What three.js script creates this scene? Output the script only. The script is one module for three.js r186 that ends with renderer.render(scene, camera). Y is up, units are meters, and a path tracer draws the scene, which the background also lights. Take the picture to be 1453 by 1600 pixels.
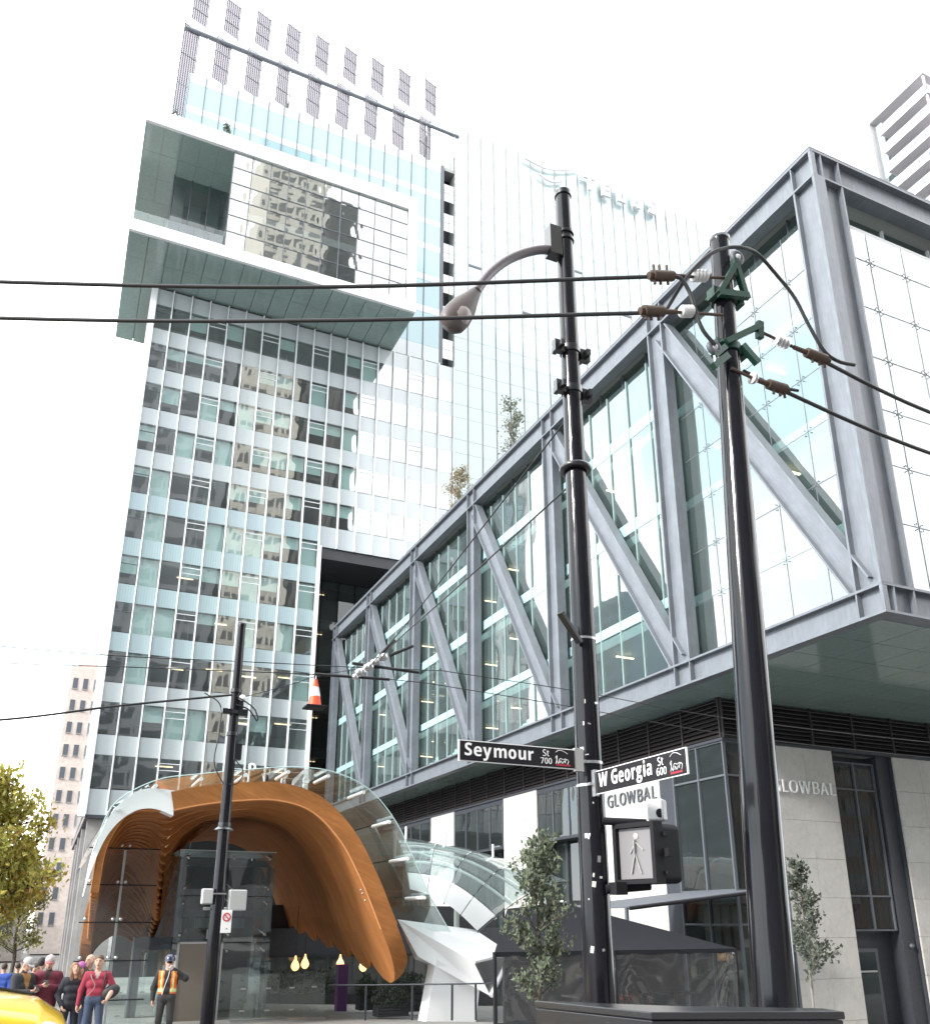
import * as THREE from 'three';
import { mergeGeometries } from 'three/addons/utils/BufferGeometryUtils.js';
import { RoundedBoxGeometry } from 'three/addons/geometries/RoundedBoxGeometry.js';
import { FontLoader } from 'three/addons/loaders/FontLoader.js';
import { TextGeometry } from 'three/addons/geometries/TextGeometry.js';

// ---------- camera, sky, sun, exposure ----------
const scene = new THREE.Scene();
const camera = new THREE.PerspectiveCamera(2 * Math.atan(968 / 1370) * 180 / Math.PI, 1453 / 1936, 0.1, 900);
camera.setViewOffset(1453, 1936, 0, 0, 1453, 1600);      // the lower part of the frame is cropped away
camera.position.set(0, 1.6, 0);
camera.rotation.set(19 * Math.PI / 180, -24.5 * Math.PI / 180, 0, 'YXZ');
camera.updateMatrixWorld();

const renderer = new THREE.WebGLRenderer({ antialias: true });
renderer.toneMapping = THREE.LinearToneMapping;
renderer.toneMappingExposure = 2.3;
renderer.shadowMap.enabled = true;

let seed = 12345;
const rnd = () => { seed = (seed * 1664525 + 1013904223) % 4294967296; return seed / 4294967296; };
const rr = (a, b) => a + (b - a) * rnd();
const hash = (x, y, z = 0) => { let h = Math.imul(x | 0, 374761393) ^ Math.imul(y | 0, 668265263) ^ Math.imul(z | 0, 2147483647 - 1640531527); h = Math.imul(h ^ (h >>> 13), 1274126177); h ^= h >>> 16; return (h >>> 0) / 4294967296; };
const sm = (t) => t * t * (3 - 2 * t), lerp = (a, b, t) => a + (b - a) * t, clamp = (x, a, b) => Math.min(b, Math.max(a, x));
function vnoise(x, y, z, px = 0, s = 0) {             // value noise, period px in x and y if given
  const i = Math.floor(x), j = Math.floor(y), k = Math.floor(z), u = sm(x - i), v = sm(y - j), w = sm(z - k);
  const m = (a) => px ? ((a % px) + px) % px : a, h = (a, b, c) => hash(m(a) + s * 57, m(b) + s * 31, c);
  return lerp(lerp(lerp(h(i, j, k), h(i + 1, j, k), u), lerp(h(i, j + 1, k), h(i + 1, j + 1, k), u), v), lerp(lerp(h(i, j, k + 1), h(i + 1, j, k + 1), u), lerp(h(i, j + 1, k + 1), h(i + 1, j + 1, k + 1), u), v), w);
}
const fbm = (x, y, z, o = 5) => { let a = 0.5, f = 1, t = 0; for (let i = 0; i < o; i++) { t += a * vnoise(x * f, y * f, z * f, 0, i); a *= 0.5; f *= 2.03; } return t; };

// an overcast sky with broken cloud: white, with thin pale blue gaps
{
  const W = 512, H = 256, d = new Float32Array(W * H * 4);
  for (let j = 0; j < H; j++) for (let i = 0; i < W; i++) {
    const el = ((j + 0.5) / H - 0.5) * Math.PI, az = ((i + 0.5) / W) * Math.PI * 2;
    const x = Math.cos(el) * Math.cos(az), y = Math.sin(el), z = Math.cos(el) * Math.sin(az), q = 1 / (Math.max(y, 0) + 0.35);
    const n = fbm(x * q * 2.1 + 11.3, z * q * 2.1 + 4.7, y * 2 + 3.1, 6);
    const c = sm(clamp((n - 0.33) / 0.17, 0, 1));                          // cloud cover
    const cloud = 1.72 + 0.3 * (n - 0.5), o = (j * W + i) * 4;
    d[o] = lerp(1.12, cloud, c); d[o + 1] = lerp(1.50, cloud * 1.005, c); d[o + 2] = lerp(1.66, cloud * 1.02, c); d[o + 3] = 1;
  }
  const t = new THREE.DataTexture(d, W, H, THREE.RGBAFormat, THREE.FloatType);
  t.mapping = THREE.EquirectangularReflectionMapping; t.magFilter = THREE.LinearFilter; t.minFilter = THREE.LinearFilter; t.needsUpdate = true;
  scene.background = t; scene.environment = t;
}
const sun = new THREE.DirectionalLight(new THREE.Color(1, 0.95, 0.88), 2.2);
sun.position.set(-75, 52, -10); sun.target.position.set(10, 0, -30); scene.add(sun, sun.target);
sun.castShadow = true; sun.shadow.radius = 16; sun.shadow.mapSize.set(2048, 2048);
Object.assign(sun.shadow.camera, { left: -90, right: 90, top: 90, bottom: -90, near: 1, far: 260 });

// ---------- helpers ----------
const V = (x, y, z) => new THREE.Vector3(x, y, z);
const OFF = new Map();                                    // world position of every group or mesh made here
const off = (o) => OFF.get(o) ?? V(0, 0, 0);
const taken = new Map();
function numbered(n) { const k = taken.get(n) ?? 0; taken.set(n, k + 1); return k ? n + '_' + String(k).padStart(3, '0') : n; }
function tag(o, label, category, group, kind) { o.userData.label = label; if (category) o.userData.category = category; if (group) o.userData.group = group; if (kind) o.userData.kind = kind; return o; }
function thing(name, label, category, at = [0, 0, 0], group) {
  const g = new THREE.Group(); g.name = numbered(name); g.position.set(...at); scene.add(g); OFF.set(g, V(...at));
  return tag(g, label, category, group);
}
function sub(name, parent) { const g = new THREE.Group(); g.name = name; parent.add(g); OFF.set(g, off(parent).clone()); return g; }
function mk(name, geo, mat, parent = scene, x = 0, y = 0, z = 0) {     // geometry whose origin stands at world x, y, z
  const m = new THREE.Mesh(geo, mat); m.name = parent === scene ? numbered(name) : name; m.castShadow = m.receiveShadow = true;
  const p = off(parent); m.position.set(x - p.x, y - p.y, z - p.z); OFF.set(m, V(x, y, z)); parent.add(m); return m;
}
function structure(o, label) { o.userData.kind = 'structure'; if (label) o.userData.label = label; return o; }
const GEO = new Map();
function boxGeo(w, h, d) {                                // uv in metres
  const k = [w, h, d].map((v) => v.toFixed(3)).join();
  if (!GEO.has(k)) {
    const g = new THREE.BoxGeometry(w, h, d), uv = g.attributes.uv, s = [[d, h], [d, h], [w, d], [w, d], [w, h], [w, h]];
    for (let i = 0; i < 24; i++) { const [a, b] = s[i >> 2]; uv.setXY(i, uv.getX(i) * a, uv.getY(i) * b); }
    GEO.set(k, g);
  }
  return GEO.get(k);
}
const bx = (name, mat, parent, x0, x1, y0, y1, z0, z1) => mk(name, boxGeo(Math.abs(x1 - x0), Math.abs(y1 - y0), Math.abs(z1 - z0)), mat, parent, (x0 + x1) / 2, (y0 + y1) / 2, (z0 + z1) / 2);
const gbox = (x0, x1, y0, y1, z0, z1) => boxGeo(Math.abs(x1 - x0), Math.abs(y1 - y0), Math.abs(z1 - z0)).clone().translate((x0 + x1) / 2, (y0 + y1) / 2, (z0 + z1) / 2);
function frameTo(a, b, up = V(0, 1, 0)) {                 // matrix whose y runs from a to b, at their middle
  const y = b.clone().sub(a).normalize(); let x = up.clone().cross(y); if (x.lengthSq() < 1e-6) x = V(1, 0, 0).cross(y); x.normalize();
  const z = x.clone().cross(y);
  return new THREE.Matrix4().makeBasis(x, y, z).setPosition(a.clone().add(b).multiplyScalar(0.5));
}
const gbeam = (a, b, w, d, up) => boxGeo(w, a.distanceTo(b), d).clone().applyMatrix4(frameTo(a, b, up));
const grod = (a, b, r0, r1 = r0, n = 12) => new THREE.CylinderGeometry(r1, r0, a.distanceTo(b), n).applyMatrix4(frameTo(a, b));
const gtube = (pts, r, seg = 24, n = 8) => new THREE.TubeGeometry(new THREE.CatmullRomCurve3(pts), seg, r, n);
const merge = (l) => mergeGeometries(l.map((g) => { g = g.index ? g.toNonIndexed() : g.clone(); for (const k of Object.keys(g.attributes)) if (!['position', 'normal', 'uv'].includes(k)) g.deleteAttribute(k); return g; }), false);
function polyGeo(pts, depth, bevel = 0) {                 // outline in x, y, thickness along +z
  const g = new THREE.ExtrudeGeometry(new THREE.Shape(pts.map((p) => new THREE.Vector2(p[0], p[1]))), { depth, bevelEnabled: bevel > 0, bevelSize: bevel, bevelThickness: bevel, bevelSegments: 2 });
  return g;
}

// ---------- textures and materials ----------
function tex(w, h, fn, rx = 1, ry = 1, srgb = true) {
  const d = new Uint8Array(w * h * 4);
  for (let j = 0; j < h; j++) for (let i = 0; i < w; i++) { const c = fn(i, j), o = (j * w + i) * 4; d[o] = clamp(c[0], 0, 1) * 255; d[o + 1] = clamp(c[1], 0, 1) * 255; d[o + 2] = clamp(c[2], 0, 1) * 255; d[o + 3] = 255; }
  const t = new THREE.DataTexture(d, w, h); t.wrapS = t.wrapT = THREE.RepeatWrapping; t.magFilter = THREE.LinearFilter; t.minFilter = THREE.LinearMipmapLinearFilter; t.generateMipmaps = true;
  t.repeat.set(rx, ry); if (srgb) t.colorSpace = THREE.SRGBColorSpace; t.needsUpdate = true; return t;
}
const tn = (x, y, p, s) => vnoise(x * p, y * p, s + 0.5, p, s);         // tileable in 0..1
const tfbm = (x, y, p, s, o = 4) => { let a = 0.5, t = 0; for (let i = 0; i < o; i++) { t += a * tn(x, y, p << i, s + i * 7); a *= 0.5; } return t / (1 - Math.pow(0.5, o)); };
const std = (r, g, b, rough = 0.6, metal = 0, more = {}) => new THREE.MeshStandardMaterial({ color: new THREE.Color().setRGB(r, g, b), roughness: rough, metalness: metal, side: THREE.DoubleSide, ...more });
const phys = (r, g, b, rough, more = {}) => new THREE.MeshPhysicalMaterial({ color: new THREE.Color().setRGB(r, g, b), roughness: rough, side: THREE.DoubleSide, ...more });
const pane = (r, g, b, ior, more = {}) => phys(r, g, b, 0.015, { transmission: 0.95, thickness: 0, ior, ...more });
const mottle = (p, s, lo, hi, rep, o = 4) => tex(256, 256, (i, j) => { const v = lo + (hi - lo) * tfbm(i / 256, j / 256, p, s, o); return [v, v, v]; }, rep, rep);
const dirt = mottle(8, 3, 0.80, 1.0, 0.35, 6), fineDirt = mottle(16, 9, 0.82, 1.0, 0.8, 3);
const grime = tex(256, 256, (i, j) => { const x = i / 256, y = j / 256, st = tn(x, y * 0.12, 48, 3), b = tfbm(x, y, 6, 14, 5), v = 0.80 + 0.10 * (st - 0.5) + 0.14 * (b - 0.5); return [v, v * 0.995, v * 0.985]; }, 0.5, 0.5);
const stoneTex = tex(512, 512, (i, j) => {
  const x = i / 512, y = j / 512, w = tfbm(x, y, 4, 21, 5), n = tfbm(x, y, 16, 5, 3), vein = Math.abs(tfbm(x, y, 3, 40, 5) - 0.5 + 0.15 * (w - 0.5));
  const v = 0.86 + 0.10 * (w - 0.5) + 0.08 * (n - 0.5) - 0.045 * Math.exp(-vein * 120); return [v, v * 0.995, v * 0.98];
}, 0.4, 0.4);
const woodTex = tex(512, 256, (i, j) => {
  const x = i / 512, y = j / 256, g = tn(x * 0.5, y, 64, 7) * 0.5 + vnoise(x * 6, y * 96, 0.5, 0, 3) * 0.5, b = tfbm(x, y, 4, 17, 4), lam = Math.abs(((y * 8) % 1) - 0.5) < 0.03 ? 0.9 : 1;
  const v = (0.78 + 0.22 * g) * (0.86 + 0.28 * (b - 0.5) + 0.07) * lam; return [v, v * 0.985, v * 0.95];
}, 0.25, 0.8);
const M = {
  white: std(0.84, 0.845, 0.85, 0.45),
  whiteFrame: std(0.74, 0.76, 0.78, 0.4),
  steel: std(0.275, 0.305, 0.355, 0.42, 0.1, { map: grime }),
  steelDark: std(0.10, 0.11, 0.13, 0.5, 0.1),
  black: phys(0.012, 0.012, 0.016, 0.3, { clearcoat: 0.5, clearcoatRoughness: 0.25, map: dirt }),
  blackMatte: phys(0.017, 0.017, 0.02, 0.7, { specularIntensity: 0.35 }),
  dark: std(0.035, 0.037, 0.042, 0.6, 0, { map: fineDirt }),
  darkGrey: std(0.055, 0.06, 0.075, 0.5, 0.1, { map: fineDirt }),
  interior: std(0.19, 0.18, 0.18, 0.9),
  interiorLight: std(0.34, 0.34, 0.33, 0.9),
  blind: std(0.60, 0.68, 0.66, 0.8),
  glassTower: pane(0.72, 0.84, 0.83, 3.0),
  glassBridge: pane(0.66, 0.86, 0.86, 2.9),
  glassClear: pane(0.86, 0.95, 0.93, 1.6),
  glassThin: pane(0.82, 0.86, 0.85, 1.3),
  glassKiosk: pane(0.5, 0.6, 0.6, 2.1),
  glassRoof: pane(0.66, 0.78, 0.775, 2.0, { transmission: 0.76 }),
  glassDark: pane(0.35, 0.42, 0.42, 1.65),
  glassEdge: std(0.42, 0.58, 0.57, 0.2),
  spandrel: phys(0.43, 0.47, 0.485, 0.12, { ior: 1.7 }),
  bandTeal: phys(0.36, 0.55, 0.56, 0.12, { ior: 1.7 }),
  lavender: phys(0.52, 0.56, 0.66, 0.12, { ior: 1.7 }),
  whiteGlass: phys(0.36, 0.43, 0.44, 0.04, { ior: 1.8 }),
  curtainGlass: phys(0.22, 0.35, 0.39, 0.04, { ior: 1.85 }),
  soffitGreen: phys(0.33, 0.44, 0.41, 0.10, { ior: 1.7, map: fineDirt }),
  soffitGrey: phys(0.29, 0.39, 0.37, 0.09, { ior: 1.65, map: fineDirt }),
  louvre: std(0.045, 0.038, 0.040, 0.55, 0.2),
  stone: std(0.70, 0.69, 0.68, 0.45, 0, { map: stoneTex }),
  concrete: std(0.40, 0.38, 0.37, 0.8, 0, { map: dirt }),
  asphalt: std(0.055, 0.055, 0.058, 0.9, 0, { map: mottle(64, 4, 0.7, 1, 0.5, 3) }),
  paving: std(0.30, 0.295, 0.285, 0.85, 0, { map: dirt }),
  wood: phys(0.53, 0.22, 0.075, 0.8, { map: woodTex, specularIntensity: 0.4 }),
  woodEdge: std(0.58, 0.25, 0.09, 0.7),
  lampWarm: std(0.9, 0.7, 0.4, 0.5, 0, { emissive: new THREE.Color(1, 0.55, 0.2), emissiveIntensity: 1.1 }),
  tubeWarm: std(0.9, 0.8, 0.6, 0.5, 0, { emissive: new THREE.Color(1, 0.72, 0.42), emissiveIntensity: 1.6 }),
  green: std(0.012, 0.05, 0.035, 0.45, 0.1),
  paper: std(0.5, 0.49, 0.46, 0.8),
  rust: std(0.10, 0.065, 0.05, 0.7, 0.3, { map: dirt }),
  cable: std(0.018, 0.018, 0.02, 0.55),
  porcelain: phys(0.55, 0.55, 0.55, 0.15, { clearcoat: 0.6 }),
  metal: std(0.55, 0.55, 0.56, 0.35, 0.9),
  orange: std(0.80, 0.10, 0.03, 0.5),
  purple: std(0.10, 0.03, 0.12, 0.6),
  vinyl: pane(0.62, 0.63, 0.65, 1.7, { roughness: 0.09 }),
};
M.stones = [0, 1, 2, 3, 4].map((i) => { const t = stoneTex.clone(); t.offset.set(0.37 * i, 0.61 * i); t.needsUpdate = true; const k = 1 + 0.035 * (((i * 7) % 5) - 2) / 2; return std(0.70 * k, 0.69 * k, 0.68 * k, 0.45, 0, { map: t }); });
// panes of slightly bowed glass: the same flat sheet with normals that wander, so that mirrored things waver
const PANES = [0, 1, 2, 3, 4, 5].map((s) => {
  const g = new THREE.PlaneGeometry(1, 1, 8, 8), p = g.attributes.position, n = g.attributes.normal;
  for (let i = 0; i < p.count; i++) {
    const x = p.getX(i), y = p.getY(i), e = 0.35;
    const hf = (a, b) => 0.0045 * (s % 2 ? 1 : -1) * (a * a + b * b) + 0.0065 * (vnoise(a * 2.6 + 9, b * 2.6 + 5, s * 3.7, 0, 60));
    const dx = (hf(x + 0.02, y) - hf(x - 0.02, y)) / 0.04, dy = (hf(x, y + 0.02) - hf(x, y - 0.02)) / 0.04;
    const v = V(-dx, -dy, 1).normalize(); n.setXYZ(i, v.x, v.y, v.z);
  }
  return g;
});
let paneTurn = 0;
function glass(name, mat, parent, axis, at, a0, a1, y0, y1) {          // a pane across z (axis 'z', a along x) or across x (axis 'x', a along z)
  const m = new THREE.Mesh(PANES[paneTurn = (paneTurn * 5 + 3) % 97 % 6], mat); m.name = name; m.castShadow = m.receiveShadow = true;
  const w = Math.abs(a1 - a0), h = y1 - y0, c = (a0 + a1) / 2, y = (y0 + y1) / 2, p = off(parent);
  const wx = axis === 'z' ? c : at, wz = axis === 'z' ? at : c;
  m.position.set(wx - p.x, y - p.y, wz - p.z); m.scale.set(w, h, 1); m.rotation.y = axis === 'z' ? 0 : -Math.PI / 2;
  m.rotateX(rr(-0.002, 0.002)); OFF.set(m, V(wx, y, wz)); parent.add(m); return m;
}
const gz = (z) => z > -10 ? 0 : z > -14 ? 0.588 * (z + 10) / 4 : 0.042 * Math.max(z, -45);                              // the street falls away from the camera, then runs level
const gxz = (x, z) => gz(z) - (z < -13.3 ? 0.045 * Math.max(0, x - 9) : 0);        // and a little towards the right

// ---------- ground ----------
{
  const strip = (name, x0, x1, z0, z1, mat, lift) => {
    const zs = [z1, -45, -14, -10, 0, z0].filter((z) => z >= z1 && z <= z0).sort((a, b) => b - a).filter((z, i, l) => i === 0 || z !== l[i - 1]);
    const pos = [], uv = [], idx = [];
    const xs = [x0, 9, x1].filter((x) => x >= x0 && x <= x1), nx = xs.length;
    zs.forEach((z) => { for (const x of xs) { pos.push(x, (z < -13.3 ? gxz(x, z) : gz(z)) + lift, z); uv.push(x, -z); } });
    for (let i = 0; i + 1 < zs.length; i++) for (let k = 0; k + 1 < nx; k++) { const a = i * nx + k; idx.push(a, a + 1, a + nx, a + 1, a + nx + 1, a + nx); }
    const g = new THREE.BufferGeometry(); g.setAttribute('position', new THREE.Float32BufferAttribute(pos, 3)); g.setAttribute('uv', new THREE.Float32BufferAttribute(uv, 2)); g.setIndex(idx); g.computeVertexNormals();
    return structure(mk(name, g, mat));
  };
  strip('ground', -400, 400, 400, -500, std(0.16, 0.155, 0.15, 0.9, 0, { map: dirt }), -0.55);
  strip('road', -200, 200, -2.6, -13.4, M.asphalt, -0.14);
  strip('road', -14, -4.5, -13.4, -300, M.asphalt, -0.14);
  strip('pavement', -4.5, 60, -13.4, -66, M.paving, 0);
  strip('pavement', -40, 60, 24, -2.6, M.paving, 0);
  structure(mk('kerb', gbox(-4.5, 9, gz(-13.3) - 0.3, gz(-13.3) + 0.012, -13.42, -13.22), M.concrete));
  structure(mk('kerb', gbox(-40, 60, gz(-2.7) - 0.3, gz(-2.7) + 0.012, -2.78, -2.58), M.concrete));
  for (const z of [-6.2, -9.8]) for (let x = -30; x < 40; x += 6) structure(mk('lane_marking', gbox(x, x + 3, gz(z) - 0.2, gz(z) - 0.130, z - 0.05, z + 0.05), M.white));
}

// ---------- glass office tower with the projecting box ----------
const ZF = -68, XM = [1.74]; for (let i = 0; i < 18; i++) XM.push(3.1 + 1.565 * i);        // mullion lines
{
  const T = thing('office_tower', 'tall office tower of pale glass with a projecting white box near its top', 'tower', [15, -2.4, ZF]);
  const rowY = (k) => 10.53 + 3.9 * k;
  const frit = (a) => { const t = tex(128, 8, (i) => { const s = (i % 16) / 16, base = [0.80, 0.85, 0.87], c = s < 0.28 ? [0.35, 0.74, 0.80] : s > 0.45 && s < 0.66 ? [0.86, 0.86, 0.62] : base; return base.map((b, n) => lerp(b, c[n], a * 0.28)); }, 0.64, 1); return phys(0.60, 0.64, 0.65, 0.12, { ior: 1.7, map: t }); };
  const fritStrong = frit(0.62), fritWeak = frit(0.25);
  // fins
  for (let i = 0; i < XM.length; i++) {
    const x = XM[i], low = x > 17.2 ? 32.0 : 8.7;
    bx('mullion', M.whiteFrame, T, x - 0.045, x + 0.045, low, 53.55, ZF, ZF + 0.26);
    if (i && i < XM.length - 1) bx('mullion', M.steelDark, T, x + 0.05, x + 0.10, low, 53.55, ZF, ZF + 0.05);
  }
  bx('corner_post', M.white, T, 1.26, 1.74, 8.55, 53.7, ZF - 0.3, ZF + 0.2);
  bx('notch_edge', M.white, T, 17.20, 17.42, -2.4, 31.98, ZF - 6, ZF + 0.28);
  // windows, spandrels, blinds
  for (let k = 0; k < 11; k++) {
    const yb = rowY(k), yt = yb + 2.4;
    for (let c = 0; c < XM.length - 1; c++) {
      const x0 = XM[c], x1 = XM[c + 1]; if (x1 > 17.3 && yb < 31) continue;
      if (c < 12 || k > 4) glass('window_pane', M.glassTower, T, 'z', ZF + 0.03, x0 + 0.05, x1 - 0.05, yb + 0.03, yt);
      if (k === 6 && x1 > 17.3) bx('spandrel', M.spandrel, T, x0 + 0.05, x1 - 0.05, 32.02, yb, ZF - 0.08, ZF + 0.02);
      const top = k === 10 ? 53.55 : yt + 1.5;
      bx('spandrel', k === 4 || k === 3 ? fritStrong : (k === 5 || k === 2) ? fritWeak : M.spandrel, T, x0 + 0.05, x1 - 0.05, yt + 0.02, top - 0.01, ZF - 0.08, ZF + 0.02);
      if (c % 3 === 0 && c) {                                            // opening light: two extra rails
        bx('window_rail', M.whiteFrame, T, x0 + 0.05, x1 - 0.05, yt - 0.36, yt - 0.31, ZF - 0.02, ZF + 0.07);
        bx('window_rail', M.whiteFrame, T, x0 + 0.05, x1 - 0.05, yt - 0.86, yt - 0.81, ZF - 0.02, ZF + 0.07);
      }
      if (c === 0) bx('window_rail', M.steelDark, T, x0 + 0.05, x1 - 0.05, yt - 0.75, yt - 0.70, ZF - 0.02, ZF + 0.06);
      const b = hash(c * 7 + 3, k * 13 + 5, 2), full = hash(c, k, 77);
      if (k > 3 ? b < 0.72 : b < 0.28) bx('blind', M.blind, T, x0 + 0.08, x1 - 0.08, yt - (full < 0.35 ? 2.36 : 0.7 + 0.9 * hash(k, c >> 1, 5)), yt - 0.02, ZF - 0.34, ZF - 0.32);
    }
  }
  bx('spandrel', M.spandrel, T, 1.79, 17.2, 8.7, 10.5, ZF - 0.08, ZF + 0.02);
  // floors, ceilings and the core behind the glass
  for (let k = -1; k < 11; k++) {
    const y = rowY(k) + 2.4, x1 = y < 31 ? 17.1 : 29.7;
    bx('floor_slab', M.interior, T, 1.95, x1, y + 0.16, y + 1.45, ZF - 8, ZF - 0.12);
    bx('ceiling', M.interiorLight, T, 1.95, x1, y + 0.04, y + 0.15, ZF - 8, ZF - 0.6);
    if (k >= 0 && k < 5) for (let c = 0; c < 5; c++) if (hash(c, k, 9) < 0.6) bx('ceiling_light', M.tubeWarm, T, 3.4 + c * 2.9, 4.7 + c * 2.9, y - 0.08, y - 0.02, ZF - 2.2 - c % 2, ZF - 2.1 - c % 2);
  }
  bx('core_wall', M.interior, T, 1.95, 29.6, 8.7, 53.4, ZF - 9, ZF - 8.05);
  for (let k = 0; k < 11; k++) for (let c = 0; c < 4; c++) if (hash(c, k, 31) < 0.55) bx('partition', M.interiorLight, T, 4 + c * 3.1 + hash(k, c, 1), 4.12 + c * 3.1 + hash(k, c, 1), rowY(k), rowY(k) + 2.4, ZF - 8, ZF - 2.5);
  // left flank and underside, corner pier, ground-floor columns
  for (let j = 0; j < 6; j++) for (let k = 0; k < 12; k++) bx('flank_panel', M.whiteGlass, T, 1.60, 1.70, 8.72 + k * 3.75, 12.44 + k * 3.75, ZF - 0.35 - j * 5 - 4.95, ZF - 0.35 - j * 5);
  bx('underside', M.darkGrey, T, 1.74, 17.2, 8.45, 8.68, ZF - 32, ZF + 0.1);
  bx('pier', M.concrete, T, 1.95, 4.35, -2.4, 8.45, ZF - 1.2, ZF - 0.4);
  for (let i = 0; i < 3; i++) bx('column', M.concrete, T, 1.85, 2.4, -2.4, 8.45, ZF - 8.6 - i * 8, ZF - 7.6 - i * 8);
  for (let i = 0; i < 5; i++) bx('lobby_wall', M.dark, T, 5 + i * 2.5, 7.45 + i * 2.5, -2.4, 8.45, ZF - 7, ZF - 6.8);
  // white glass face above the notch ends here; lintel and recessed dark glass
  bx('notch_lintel', M.dark, T, 17.42, 33.0, 31.0, 31.96, ZF - 6, ZF - 0.1);
  for (let i = 0; i < 8; i++) for (let k = 0; k < 8; k++) {
    const x = 17.45 + i * 1.56, y = 0.2 + k * 3.85;
    glass('recessed_pane', M.glassDark, T, 'z', ZF - 5, x, x + 1.52, y, y + 3.0);
    glass('recessed_pane', M.glassDark, T, 'z', ZF - 5, x, x + 1.52, y + 3.04, y + 3.81);
  }
  for (let i = 0; i < 9; i++) bx('recess_mullion', M.blackMatte, T, 17.42 + i * 1.56, 17.46 + i * 1.56, 0, 31, ZF - 5.05, ZF - 4.85);
  for (let k = 0; k < 8; k++) { bx('recess_floor', M.interior, T, 17.45, 30, 3.3 + k * 3.85, 4.0 + k * 3.85, ZF - 9, ZF - 5.15); bx('ceiling_light', M.tubeWarm, T, 18, 19.6, 3.1 + k * 3.85, 3.16 + k * 3.85, ZF - 6.4, ZF - 6.3); }
  bx('core_wall', M.interior, T, 17.45, 30, 0, 31, ZF - 9.6, ZF - 9.05);

  // projecting box: two slabs, loggia at one end, glass wall with white frame
  const zb = -61.9, xl = -1.15, xr = 23.3;
  bx('box_fascia', M.white, T, xl, xr, 53.78, 54.85, zb - 0.3, zb);
  bx('box_fascia', M.white, T, xl, xl + 0.3, 53.78, 54.85, zb - 14.9, zb - 0.3);
  bx('box_floor', M.interiorLight, T, xl + 0.3, xr, 53.95, 54.80, zb - 14.9, zb - 0.3);
  bx('box_fascia', M.white, T, xl, xr, 65.22, 66.7, zb - 0.3, zb);
  bx('box_fascia', M.white, T, xl, xl + 0.3, 65.22, 66.7, zb - 14.9, zb - 0.3);
  bx('box_roof', M.interiorLight, T, xl + 0.3, xr, 65.4, 66.5, zb - 14.9, zb - 0.3);
  for (let i = 0; i < 16; i++) for (let j = 0; j < 5; j++) {            // soffit panels below the box
    const x0 = xl + 0.02 + i * 1.528, z1 = zb - 0.3 - j * 2.95; if (x0 > 1.5 && j > 1) continue;
    bx('soffit_panel', M.soffitGreen, T, x0 + 0.015, x0 + 1.498, 53.74, 53.93, z1 - 2.93, z1);
    if (x0 < 6) bx('soffit_panel', M.soffitGreen, T, x0, x0 + 1.508, 65.2, 65.38, z1 - 2.93, z1);
  }
  bx('box_wall', M.interior, T, 1.75, 6.4, 53.9, 54.9, -67.6, -67.1);
  for (let i = 0; i < 3; i++) for (const [y0, y1] of [[54.9, 59.2], [60.2, 65.15]]) {
    glass('loggia_window', M.glassDark, T, 'z', -67, 1.85 + i * 1.55, 3.35 + i * 1.55, y0, y1);
    bx('blind', hash(i, y0 | 0, 4) < 0.6 ? M.blind : M.interiorLight, T, 1.95 + i * 1.55, 2.9 + i * 1.55, y0 + 0.2, y1 - (i % 2 ? 2.2 : 0.3), -67.6, -67.55);
  }
  for (let i = 0; i < 4; i++) bx('loggia_mullion', M.steelDark, T, 1.78 + i * 1.55, 1.85 + i * 1.55, 54.9, 65.2, -67.05, -66.9);
  bx('loggia_rail', M.steelDark, T, 1.85, 6.45, 59.2, 60.2, -67.1, -66.95);
  bx('box_core', M.interior, T, 1.85, 23, 54.9, 65.2, -73, -70.5);
  for (let i = 0; i < 6; i++) glass('loggia_balustrade', M.glassClear, T, 'z', zb - 0.12, -1.0 + i * 1.18, 0.15 + i * 1.18, 54.87, 55.85);
  const bx0 = 6.25, nb = 10, bw = (22.4 - bx0) / nb, bh = (65.2 - 54.85) / 6;
  for (let i = 0; i < nb; i++) for (let k = 0; k < 6; k++) glass('box_pane', M.glassTower, T, 'z', zb - 0.22, bx0 + i * bw + 0.015, bx0 + (i + 1) * bw - 0.015, 54.86 + k * bh + 0.015, 54.86 + (k + 1) * bh - 0.015);
  for (let k = 0; k < 6; k++) for (let j = 0; j < 3; j++) glass('box_pane', M.glassClear, T, 'x', bx0, zb - 0.25 - j * 1.6, zb - 1.83 - j * 1.6, 54.86 + k * bh + 0.015, 54.86 + (k + 1) * bh - 0.015);
  for (let i = 0; i <= nb; i++) bx('box_mullion', M.steelDark, T, bx0 + i * bw - 0.03, bx0 + i * bw + 0.03, 54.86, 65.2, zb - 0.3, zb - 0.17);
  for (let k = 1; k < 6; k++) bx('box_rail', M.steelDark, T, bx0, 22.4, 54.86 + k * bh - 0.025, 54.86 + k * bh + 0.025, zb - 0.3, zb - 0.18);
  bx('box_frame', M.white, T, 22.42, xr, 54.85, 65.22, -68, zb - 0.02);
  bx('box_floor', M.interior, T, 6.5, 22.3, 59.3, 60.0, -70, zb - 1.2);

  // upper curtain wall
  const UX = []; for (let i = 0; i < 16; i++) UX.push(2.0 + 1.518 * i); UX.push(26.4, 28.15);
  const ubands = [[53.6, 55.3], [59.2, 60.0], [63.1, 63.9], [67.0, 67.8], [70.3, 71.0], [74.05, 74.85], [77.7, 78.85]];
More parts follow.
